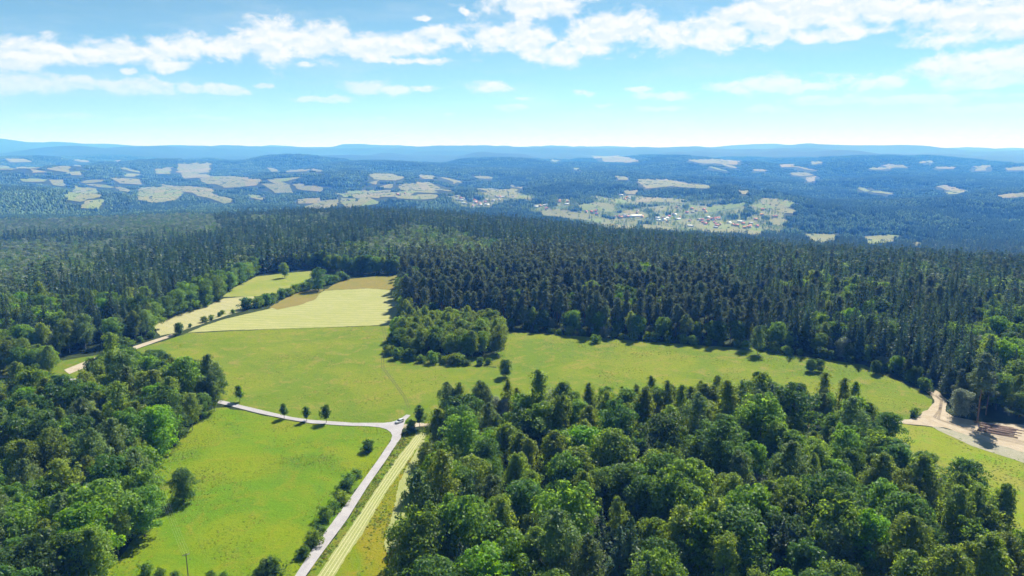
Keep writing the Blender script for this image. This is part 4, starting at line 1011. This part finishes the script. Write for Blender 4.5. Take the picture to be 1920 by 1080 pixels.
# far hills: forest in patches of many trees
VALLEY_Z = -108
def hills(name, y0, y1, sp, C, Lf, hh, lab, rngscale):
    X, Y = np.meshgrid(np.arange(-y1 * 0.85, y1 * 0.85, sp), np.arange(y0, y1, sp))
    P = np.stack([X.ravel(), Y.ravel()], -1) + rng.uniform(-.3, .3, (X.size, 2)) * sp
    P = P[np.abs(P[:, 0]) < P[:, 1] * 0.80 + 60]; Z = ter(P[:, 0], P[:, 1])
    bx, by, dep = to_px(np.column_stack([P, Z])); tx, ty, _ = to_px(np.column_stack([P, Z + hh]))
    w = sp * 0.5 / dep * FPX
    bad = infield(bx, by) | infield(tx, ty) | infield((bx + tx) / 2, (by + ty) / 2) | infield(bx - w, ty) | infield(bx + w, ty) | infield(bx - w, by) | infield(bx + w, by)
    vil = inpoly(bx, by, VILLAGE) & (vnoise(P[:, 0], P[:, 1], 90) * 1.2 + rng.uniform(-.25, .25, len(P)) < 0.06)
    vil |= inpoly(bx, by, VILLAGE2) & (vnoise(P[:, 0], P[:, 1], 120) * 1.2 + rng.uniform(-.25, .25, len(P)) < -0.12)
    few = bad & (rng.random(len(P)) < 0.16) & infield(bx, by)
    ok = ~(bad | vil) | few; P, Z, bx, by, few = P[ok], Z[ok], bx[ok], by[ok], few[ok]
    lf = vnoise(P[:, 0] + 500, P[:, 1], 300) + 0.6 * vnoise(P[:, 0], P[:, 1], 110) + rng.uniform(-.25, .25, len(P)) + np.where(inpoly(bx, by, VILLAGE) | inpoly(bx, by, VILLAGE2), 0.6, 0) + np.where((bx < 500) & (by > 330), 0.12, 0) + np.where(nearfield(bx, by), 0.45, 0) > -0.02
    idx = np.where(lf, len(C) + rng.integers(0, len(Lf), len(P)), rng.integers(0, len(C), len(P)))
    ng = instancer(name + '_set', C + Lf)
    scatter(name, ng, np.column_stack([P, Z]), idx, rng.integers(0, 4, len(P)) * (math.pi / 2) + rng.uniform(-.2, .2, len(P)), np.where(few, 0.3, np.where(nearfield(bx, by), 0.7, 1)) * rng.uniform(0.8, 1.15, len(P)), lab)
VILLAGE = [(1080,440),(1060,405),(1075,375),(1180,366),(1300,368),(1400,372),(1490,376),(1465,408),(1500,430),(1480,450),(1250,448)]
VILLAGE2 = [(830,395),(840,365),(960,360),(1080,375),(1075,405),(960,398)]
drape('valley_floor', VILLAGE, M['valley'], 0.9, 30, 'patchwork valley floor around the village'); drape('valley_floor', VILLAGE2, M['valley'], 1.0, 30, 'green valley side around the village centre')
# houses keep a small clear view
HOUSE_PX = []
hr = np.random.default_rng(12)
for (cx, cy, sx, sy, n) in ((900,382,22,5,15),(935,372,14,3,5),(860,375,14,4,5),(1010,388,18,4,6),(1060,383,10,4,4),(1165,408,14,4,5),(1190,400,10,2,3),(1250,412,30,8,12),(1330,420,32,6,14),(1345,412,12,3,6),(1400,425,26,5,10),(1440,405,20,6,5),(1180,372,20,3,4),(1300,396,26,6,7),(740,366,18,2,3),(1110,400,20,4,5)):
    for _ in range(n): HOUSE_PX.append((cx + hr.normal() * sx * .7, cy + hr.normal() * sy * .7))
for px, py in HOUSE_PX:
    FRAS[int(py) - 4:int(py) + 2, int(px) - 4 - GX0:int(px) + 5 - GX0] = True
FRAS[402:410, 1160 - GX0:1206 - GX0] = True
hills('hill_forest', 1900, 4000, 25, PATCH_C, PATCH_L, 20, 'forest covering the nearer far hills around the valley village', 1)
hills('distant_forest', 4000, 10500, 50, PATCH_B, PATCH_BL, 20, 'forest covering the distant blue hills', 1)

# single leafy trees and hedgerows between the houses and fields of the valley
def valley_trees():
    G = gpx([p[0] for p in VILLAGE], [p[1] for p in VILLAGE])[:, :2]; G2 = gpx([p[0] for p in VILLAGE2], [p[1] for p in VILLAGE2])[:, :2]
    Q = np.concatenate([jgrid(G, 13, 0.5), jgrid(G2, 11, 0.5)])
    v = vnoise(Q[:, 0], Q[:, 1], 55) + 0.8 * vnoise(Q[:, 0] * 0.35 + Q[:, 1], Q[:, 1] * 0.2 - Q[:, 0], 60) + rng.uniform(-.2, .2, len(Q))
    Q = Q[v > -0.10]; Z = ter(Q[:, 0], Q[:, 1]); s = rng.uniform(0.4, 0.95, len(Q))
    bx, by, _ = to_px(np.column_stack([Q, Z])); tx, ty, _ = to_px(np.column_stack([Q, Z + 16 * s]))
    ok = ~(infield(tx, ty) | infield(bx, by)) | (rng.random(len(Q)) < 0.06); Q, Z, s = Q[ok], Z[ok], s[ok]
    keys = ['leafy0', 'leafy1', 'leafy3', 'spruce0']
    objs = [bpy.data.objects.new('valley_tree', LOW[k].data) for k in keys]
    scatter('valley_trees', instancer('valley_set', objs), np.column_stack([Q, Z - .3]), rng.choice(4, len(Q), p=[.4, .35, .17, .08]), rng.uniform(0, 6.28, len(Q)), s, 'hedgerows and garden trees across the far valley floor')
valley_trees()

# ------------------------------------------------------------------ village houses
M['wall_w'] = plain_mat('white_plaster', (0.75, 0.73, 0.68), 0.8); M['wall_y'] = plain_mat('cream_plaster', (0.68, 0.58, 0.42), 0.8)
M['roof_r'] = plain_mat('red_tiles', (0.42, 0.13, 0.08), 0.8); M['roof_g'] = plain_mat('grey_roof', (0.30, 0.29, 0.30), 0.7); M['roof_o'] = plain_mat('orange_tiles', (0.52, 0.24, 0.13), 0.8); M['roof_w'] = plain_mat('pale_sheet_roof', (0.68, 0.69, 0.72), 0.5)
M['glass'] = plain_mat('dark_glass', (0.03, 0.04, 0.05), 0.1, spec=0.6)
def box_vf(x0, x1, y0, y1, z0, z1):
    V = np.array([(x, y, z) for z in (z0, z1) for y in (y0, y1) for x in (x0, x1)], float)
    F = np.array([(0, 2, 3, 1), (4, 5, 7, 6), (0, 1, 5, 4), (2, 6, 7, 3), (0, 4, 6, 2), (1, 3, 7, 5)])
    return V, F
def house_meshes(L, Wd, h, rh, wm, rm):
    a, b = L / 2, Wd / 2
    V = np.array([(-a,-b,-4),(a,-b,-4),(a,b,-4),(-a,b,-4),(-a,-b,h),(a,-b,h),(a,b,h),(-a,b,h),(-a,0,h+rh),(a,0,h+rh)], float)
    F4 = [(0,1,5,4),(2,3,7,6),(1,2,6,5),(3,0,4,7)]; F3 = [(5,6,9),(7,4,8)]
    wall = mesh_np('house_wall', V, F4=F4, F3=F3, mats=[wm])
    o, e = 0.6, 0.25; sl = rh / b
    Vr = []
    for dz in (0.05, 0.05 + e):
        Vr += [(-a-o,-b-o,h-o*sl+dz),(a+o,-b-o,h-o*sl+dz),(a+o,0,h+rh+dz),(-a-o,0,h+rh+dz),(-a-o,b+o,h-o*sl+dz),(a+o,b+o,h-o*sl+dz)]
    Fr = [(6,7,8,9),(9,8,11,10),(1,0,3,2),(2,3,4,5),(0,1,7,6),(5,4,10,11),(1,2,8,7),(2,5,11,8),(3,0,6,9),(4,3,9,10)]
    roof = mesh_np('house_roof', np.array(Vr), F4=Fr, mats=[rm])
    W_ = []
    for s in (-1, 1):
        for q in (-0.3, 0.05, 0.33): W_.append(box_vf(L * q - .7, L * q + .7, s * b - 0.05, s * b + 0.05, 1.1, 2.7))
    win = [mesh_np('house_window', *w, mats=[M['glass']]) for w in W_]
    cv, cf = box_vf(a * .4, a * .4 + .8, .4, 1.2, h + rh * .5, h + rh + 1.1); chim = mesh_np('house_chimney', cv, F4=cf, mats=[wm])
    return wall, roof, win, chim
HT = [(house_meshes(11, 9, 5.2, 4.2, M['wall_w'], M['roof_r']), 'white house with a red gable roof'), (house_meshes(12, 9, 5.5, 4, M['wall_y'], M['roof_o']), 'cream house with an orange gable roof'),
      (house_meshes(14, 9, 4.5, 3.5, M['wall_w'], M['roof_g']), 'white house with a grey gable roof'), (house_meshes(20, 10, 4.5, 2.5, M['wall_w'], M['roof_w']), 'white barn with a pale metal roof')]
HG = gpx([p[0] for p in HOUSE_PX], [p[1] for p in HOUSE_PX])
for i, ((px, py), g) in enumerate(zip(HOUSE_PX, HG)):
    (wall, roof, win, chim), lab = HT[int(hr.choice(4, p=[.45, .2, .15, .2]))]
    rt = empty('house', g, hr.uniform(0, 3.14)); rt.scale = (1.05,) * 3
    where = 'in the far valley village centre' if px < 1080 else 'on the valley floor right of the village'
    if px < 800: where = 'on the hillside left of the village'
    tag(rt, f'{lab} {where}', 'house', f'{lab.split(" with")[0]}s {lab.split("with ")[1]} {where}')
    link('wall', wall, rt); rf = link('roof', roof, rt); link('chimney', chim, rf)
g = gpx(1186, 407)[0]
w_, r_, wn, ch_ = house_meshes(75, 22, 6, 3, M['wall_w'], M['roof_w'])
rt = empty('warehouse', g, R(6)); tag(rt, 'long white warehouse with a pale roof on the valley floor', 'warehouse'); link('wall', w_, rt); link('roof', r_, rt)

# ------------------------------------------------------------------ car at the junction
M['paint'] = plain_mat('silver_paint', (0.62, 0.64, 0.68), 0.3, 0.3, 0.05, spec=0.5); M['tyre'] = plain_mat('rubber', (0.02, 0.02, 0.02), 0.9); M['rim'] = plain_mat('alloy', (0.5, 0.5, 0.52), 0.35, 0.8)
M['lamp'] = plain_mat('lamp_glass', (0.8, 0.82, 0.85), 0.1); M['rlamp'] = plain_mat('red_lamp', (0.5, 0.02, 0.02), 0.2); M['black'] = plain_mat('black_plastic', (0.015, 0.015, 0.018), 0.5)
def loft(secs):
    """secs: list of (x, [(y,z)...]) cross-sections"""
    n = len(secs[0][1]); V = np.array([(x, y, z) for x, pr in secs for y, z in pr], float); F = []
    for i in range(len(secs) - 1):
        for j in range(n): F.append((i * n + j, i * n + (j + 1) % n, (i + 1) * n + (j + 1) % n, (i + 1) * n + j))
    return V, np.array(F)
def make_car(loc, rz):
    rt = empty('car', loc, rz); tag(rt, 'silver estate car turning at the road junction', 'car')
    def prof(w, zb, zt): return [(-w, zb + .12), (-w * .92, zb), (w * .92, zb), (w, zb + .12), (w * 1.0, (zb + zt) / 2), (w * .9, zt), (-w * .9, zt), (-w, (zb + zt) / 2)]
    V, F = loft([(2.2, prof(.62, .38, .62)), (2.1, prof(.78, .28, .74)), (1.6, prof(.88, .22, .86)), (0.9, prof(.9, .2, .96)), (-1.4, prof(.9, .2, .98)), (-2.0, prof(.86, .25, .96)), (-2.2, prof(.74, .36, .84))])
    me = mesh_np('car_body', V, F4=F, F3=None, mats=[M['paint']], smooth=True)
    bm = bmesh.new(); bm.from_mesh(me); bmesh.ops.holes_fill(bm, edges=[e for e in bm.edges if e.is_boundary]); bmesh.ops.recalc_face_normals(bm, faces=bm.faces[:]); bm.to_mesh(me); bm.free()
    body = link('body', me, rt)
    def slab(name, pts, mat, par):
        bm = bmesh.new()
        for s in pts:
            bm.faces.new([bm.verts.new(p) for p in s])
        m = bpy.data.meshes.new(name); bm.to_mesh(m); bm.free(); m.materials.append(mat)
        o = link(name, m, par); md = o.modifiers.new('thick', 'SOLIDIFY'); md.thickness = 0.03; return o
    # roof
    slab('roof', [[(0.15, -.62, 1.46), (0.15, .62, 1.46), (-1.75, .60, 1.44), (-1.75, -.60, 1.44)]], M['paint'], rt)
    slab('windscreen', [[(0.95, -.8, .97), (0.95, .8, .97), (0.15, .62, 1.46), (0.15, -.62, 1.46)]], M['glass'], rt)
    slab('rear_window', [[(-2.08, .76, .98), (-2.08, -.76, .98), (-1.75, -.60, 1.44), (-1.75, .60, 1.44)]], M['glass'], rt)
    for s in (-1, 1):
        slab('side_window', [[(0.88, s * .83, .985), (-.55, s * .84, .99), (-.55, s * .625, 1.43), (0.12, s * .63, 1.45)]], M['glass'], rt)
        slab('side_window', [[(-.63, s * .84, .99), (-2.02, s * .80, .985), (-1.72, s * .61, 1.43), (-.63, s * .625, 1.43)]], M['glass'], rt)
        link('headlight', mesh_np('headlight', *box_vf(2.02, 2.16, s * .62 - .14, s * .62 + .14, .58, .74), mats=[M['lamp']]), rt)
        link('tail_light', mesh_np('tail_light', *box_vf(-2.2, -2.1, s * .68 - .1, s * .68 + .1, .6, .88), mats=[M['rlamp']]), rt)
        link('mirror', mesh_np('mirror', *box_vf(.6, .78, s * .98 - .1, s * .98 + .1, .96, 1.1), mats=[M['paint']]), rt)
        for x in (1.35, -1.35):
            wv, wf = tube([(x, s * .72, .32), (x, s * .76, .32), (x, s * .90, .32), (x, s * .93, .32)], [.27, .32, .32, .27], 18)
            wh = link('wheel', mesh_np('tyre', wv, F4=wf, mats=[M['tyre']]), rt)
            rv, rf = tube([(x, s * .88, .32), (x, s * .935, .32), (x, s * .936, .32)], [.2, .2, .02], 14); link('rim', mesh_np('rim', rv, F4=rf, mats=[M['rim']]), wh)
    link('bumper', mesh_np('bumper', *box_vf(2.12, 2.24, -.6, .6, .3, .44), mats=[M['black']]), rt)
    link('number_plate', mesh_np('number_plate', *box_vf(2.235, 2.255, -.26, .26, .42, .53), mats=[M['lamp']]), rt)
g = gpx(749, 793)[0]; make_car((g[0], g[1], g[2] + 0.24), R(228))

# ------------------------------------------------------------------ power line poles and wires
M['wood'] = bark_mat('weathered_wood', (0.17, 0.14, 0.11), (0.10, 0.085, 0.07)); M['metal'] = plain_mat('grey_steel', (0.35, 0.36, 0.37), 0.5, 0.6); M['wire'] = plain_mat('aluminium_wire', (0.35, 0.36, 0.35), 0.5, 0.5); M['ins'] = plain_mat('porcelain', (0.35, 0.2, 0.13), 0.3)
POLE = [gpx(299, 939)[0], gpx(354, 1092)[0]]
dirp = np.array(POLE[1][:2] - POLE[0][:2]); dirp /= np.linalg.norm(dirp); nrm = np.array([-dirp[1], dirp[0]])
PH = 9.0; tops = []
plab = ['wooden power pole beside the lone dark tree', 'wooden power pole at the bottom of the bright meadow']
for i, p in enumerate(POLE):
    rt = empty('power_pole', p, math.atan2(nrm[1], nrm[0])); tag(rt, plab[i], 'power pole', 'power poles in the bright meadow')
    link('pole', mesh_np('pole', *tube([(0, 0, -.5), (0, 0, PH * .5), (0, 0, PH)], [.17, .14, .11], 10), mats=[M['wood']], smooth=True), rt)
    arm = link('crossarm', mesh_np('crossarm', *box_vf(-1.0, 1.0, -.06, .06, PH - .45, PH - .3), mats=[M['metal']]), rt)
    for q in (-.9, -.3, .3, .9):
        link('insulator', mesh_np('insulator', *tube([(q, 0, PH - .3), (q, 0, PH - .18), (q, 0, PH - .06), (q, 0, PH - .02)], [.05, .08, .06, .02], 8), mats=[M['ins']]), arm)
for k, q in enumerate((-.9, -.3, .3, .9)):
    ends = [np.array([*(p[:2] + nrm * q), p[2] + PH - .04]) for p in POLE]
    for a, b, lab in ((ends[0], ends[1], 'thin power wire strung between the two wooden poles'),):
        s = np.linspace(0, 1, 24)[:, None]; W3 = a + (b - a) * s; W3[:, 2] -= 4 * 1.1 * (s * (1 - s))[:, 0]
        o = link('power_wire', mesh_np('power_wire', *tube(W3, np.full(24, .012), 4), mats=[M['wire']])); tag(o, lab, 'wire', 'power wires between the wooden poles')

# ------------------------------------------------------------------ felled logs in the timber yard
def logbark():
    m, t = new_mat('log_bark'); o = t.n('ShaderNodeOutputMaterial'); oi = t.n('ShaderNodeObjectInfo'); tc = t.n('ShaderNodeTexCoord')
    n = t.noise(t.vmath('MULTIPLY', tc.outputs['Object'], (0.4, 1, 1)), 2.0, 4, 0.7)
    c = t.mixc(oi.outputs['Random'], (0.46, 0.33, 0.25), (0.20, 0.12, 0.09)); c = t.mixc(t.math('MULTIPLY', t.smooth(n, 0.45, 0.65), 0.6), c, (0.13, 0.08, 0.06))
    b = t.n('ShaderNodeBsdfPrincipled', i_Roughness=0.9); t.l(c, b.inputs[0]); t.l(b.outputs[0], o.inputs[0]); return m
M['logbark'] = logbark(); M['logend'] = plain_mat('cut_wood', (0.62, 0.45, 0.28), 0.8)
def log_mesh(L, r):
    P = [(-L / 2, 0, 0), (-L / 6, 0, .03), (L / 6, 0, -.02), (L / 2, 0, 0)]
    V, F = tube(P, [r, r * .95, r * .88, r * .8], 10); n = len(V)
    V = np.concatenate([V, [[-L / 2, 0, 0], [L / 2, 0, 0]]])
    F3 = [(n, (j + 1) % 10, j) for j in range(10)] + [(n + 1, n - 10 + j, n - 10 + (j + 1) % 10) for j in range(10)]
    return mesh_np('log', V, F4=F, F3=F3, mats=[M['logbark'], M['logend']], mi4=np.zeros(len(F)), mi3=np.ones(20), smooth=False)
LM = [log_mesh(L, r) for L, r in ((11, .27), (11.5, .24), (10.5, .30), (12, .22))]
ga, gb = gpx(1842, 803)[0], gpx(1899, 813)[0]
ldir = (gb - ga)[:2]; ldir /= np.linalg.norm(ldir); lang = math.atan2(ldir[1], ldir[0]); ln = np.array([-ldir[1], ldir[0]]); ctr = (ga + gb)[:2] / 2
NROW = 15
for lay, cnt_ in enumerate((NROW, NROW - 6)):
    for i in range(cnt_):
        off = (i - cnt_ / 2) * (0.86 if lay == 0 else 0.95) + rng.normal(0, .06) + 1.0; sh = rng.normal(0, 1.5)
        p = ctr + ln * off + ldir * sh; z = float(ter(p[0], p[1])) + 0.17 + 0.27 + lay * 0.5
        o = link('log', LM[rng.integers(4)], loc=(p[0], p[1], z)); o.rotation_euler = (rng.uniform(0, 6.28), rng.normal(0, .006), lang + rng.normal(0, .035))
        edge = 'front row' if i == 0 else ('back row' if i == cnt_ - 1 else 'middle')
        lay_n = 'upper layer' if lay else 'bottom layer'
        tag(o, f'reddish felled log in the {edge} of the {lay_n} of the timber pile', 'log', f'felled logs in the {edge} of the {lay_n}')

M['rut'] = plain_mat('damp_sand', (0.22, 0.175, 0.12), 0.95, noise=0.4, scale=0.4)  # wheel ruts drawn as flat ribbons of darker sand
for off in (0, 3.2, 7.5, 10.5):
    ribbon('wheel_rut', [(1752 + off * .3, 742), (1764 + off * .3, 752), (1760 + off * .4, 770), (1750 + off, 783 + off * .5), (1800 + off, 800 + off * .55), (1860, 815 + off * .6), (1935, 832 + off * .7)], 0.6, M['rut'], 0.2, o_yard)
# ------------------------------------------------------------------ weeds and tussocks in the meadows
M['tuft'] = leaf_mat('tussock', (0.12, 0.17, 0.006), (0.20, 0.27, 0.01), 0.6, 0.05, 0.4, 1.0)
M['tuft_d'] = leaf_mat('weeds', (0.06, 0.115, 0.008), (0.12, 0.21, 0.01), 0.6, 0.04, 0.4, 1.0)
M['tuft_y'] = leaf_mat('dry_tussock', (0.20, 0.18, 0.025), (0.22, 0.19, 0.02), 0.5, 0.04, 0.35, 1.0)
tobs = []
for i, mk in enumerate(('tuft', 'tuft', 'tuft_d', 'tuft_y')):
    r = np.random.default_rng(60 + i); n = 16; d = sph(n, r); d[:, 2] = np.abs(d[:, 2]) * 0.6
    V, F = quads(d * np.array([.42, .42, .34]) + np.array([0, 0, .05]), d + np.array([0, 0, .5]), np.full(n, .34), r=r)
    tobs.append(bpy.data.objects.new('tuft', mesh_np('tuft', V, F4=F, mats=[M[mk]])))
ngt = instancer('tuft_set', tobs)
TP = []; TI = []; TS = []
for key, sp, pr, sc in (('near', 1.0, (.42, .42, .05, .11), 0.65), ('verge', 0.7, (.3, .3, .2, .2), 1.0), ('orange', 0.95, (.3, .3, .08, .32), 0.8), ('right', 1.4, (.4, .3, .1, .2), 0.8), ('plot', 1.7, (.42, .34, .05, .19), 0.7)):
    Pq = jgrid(POLY[key], sp, 0.5)
    Pq = Pq[(np.abs(Pq[:, 0]) < Pq[:, 1] * 0.8) & (Pq[:, 1] > 120)]
    for kk in ('road', 'strip1', 'strip2', 'yard', 'track_r', 'track_l', 'hay', 'pale'): 
        Pq = Pq[~inpoly(Pq[:, 0], Pq[:, 1], POLY[kk])]
    dn = vnoise(Pq[:, 0], Pq[:, 1], 9) + 0.7 * vnoise(Pq[:, 0], Pq[:, 1], 30) + 0.5 * rng.uniform(-1, 1, len(Pq))
    Pq = Pq[dn > -0.05]
    TP.append(np.column_stack([Pq, ter(Pq[:, 0], Pq[:, 1]) + 0.08])); TI.append(rng.choice(4, len(Pq), p=pr)); TS.append(sc * rng.uniform(0.5, 1.2, len(Pq)) * (0.8 + 0.9 * (vnoise(Pq[:, 0], Pq[:, 1], 14) + .3)))
TP = np.concatenate(TP); TI = np.concatenate(TI); TS = np.clip(np.concatenate(TS), .25, 2)
scatter('grass', ngt, TP, TI, rng.uniform(0, 6.28, len(TP)), np.column_stack([TS, TS, TS * 0.55]), 'tussocks and weeds growing across the meadows')

# ------------------------------------------------------------------ haze
HAZE = 1.5e-4
mh = bpy.data.materials.new('haze'); mh.use_nodes = True; t = NT(mh.node_tree)
ho = t.n('ShaderNodeOutputMaterial'); pv = t.n('ShaderNodeVolumePrincipled')
pv.inputs['Color'].default_value = (0.075, 0.30, 1.0, 1); pv.inputs['Density'].default_value = HAZE; pv.inputs['Anisotropy'].default_value = 0.0
pv.inputs['Absorption Color'].default_value = (1, 1, 1, 1)
t.l(pv.outputs[0], ho.inputs['Volume'])
hv, hf = box_vf(-34000, 34000, -34000, 34000, -170, 460)
hz = link('haze', mesh_np('haze', hv, F4=hf, mats=[mh])); tag(hz, 'pale blue summer haze over the far hills', None, None, 'stuff')
print('TREES', len(cand), 'chosen', cnt, 'rest', {k: len(v) for k, v in rest.items()}, 'far', len(forest_far), 'tufts', len(TP), 'objects', len(S.objects))
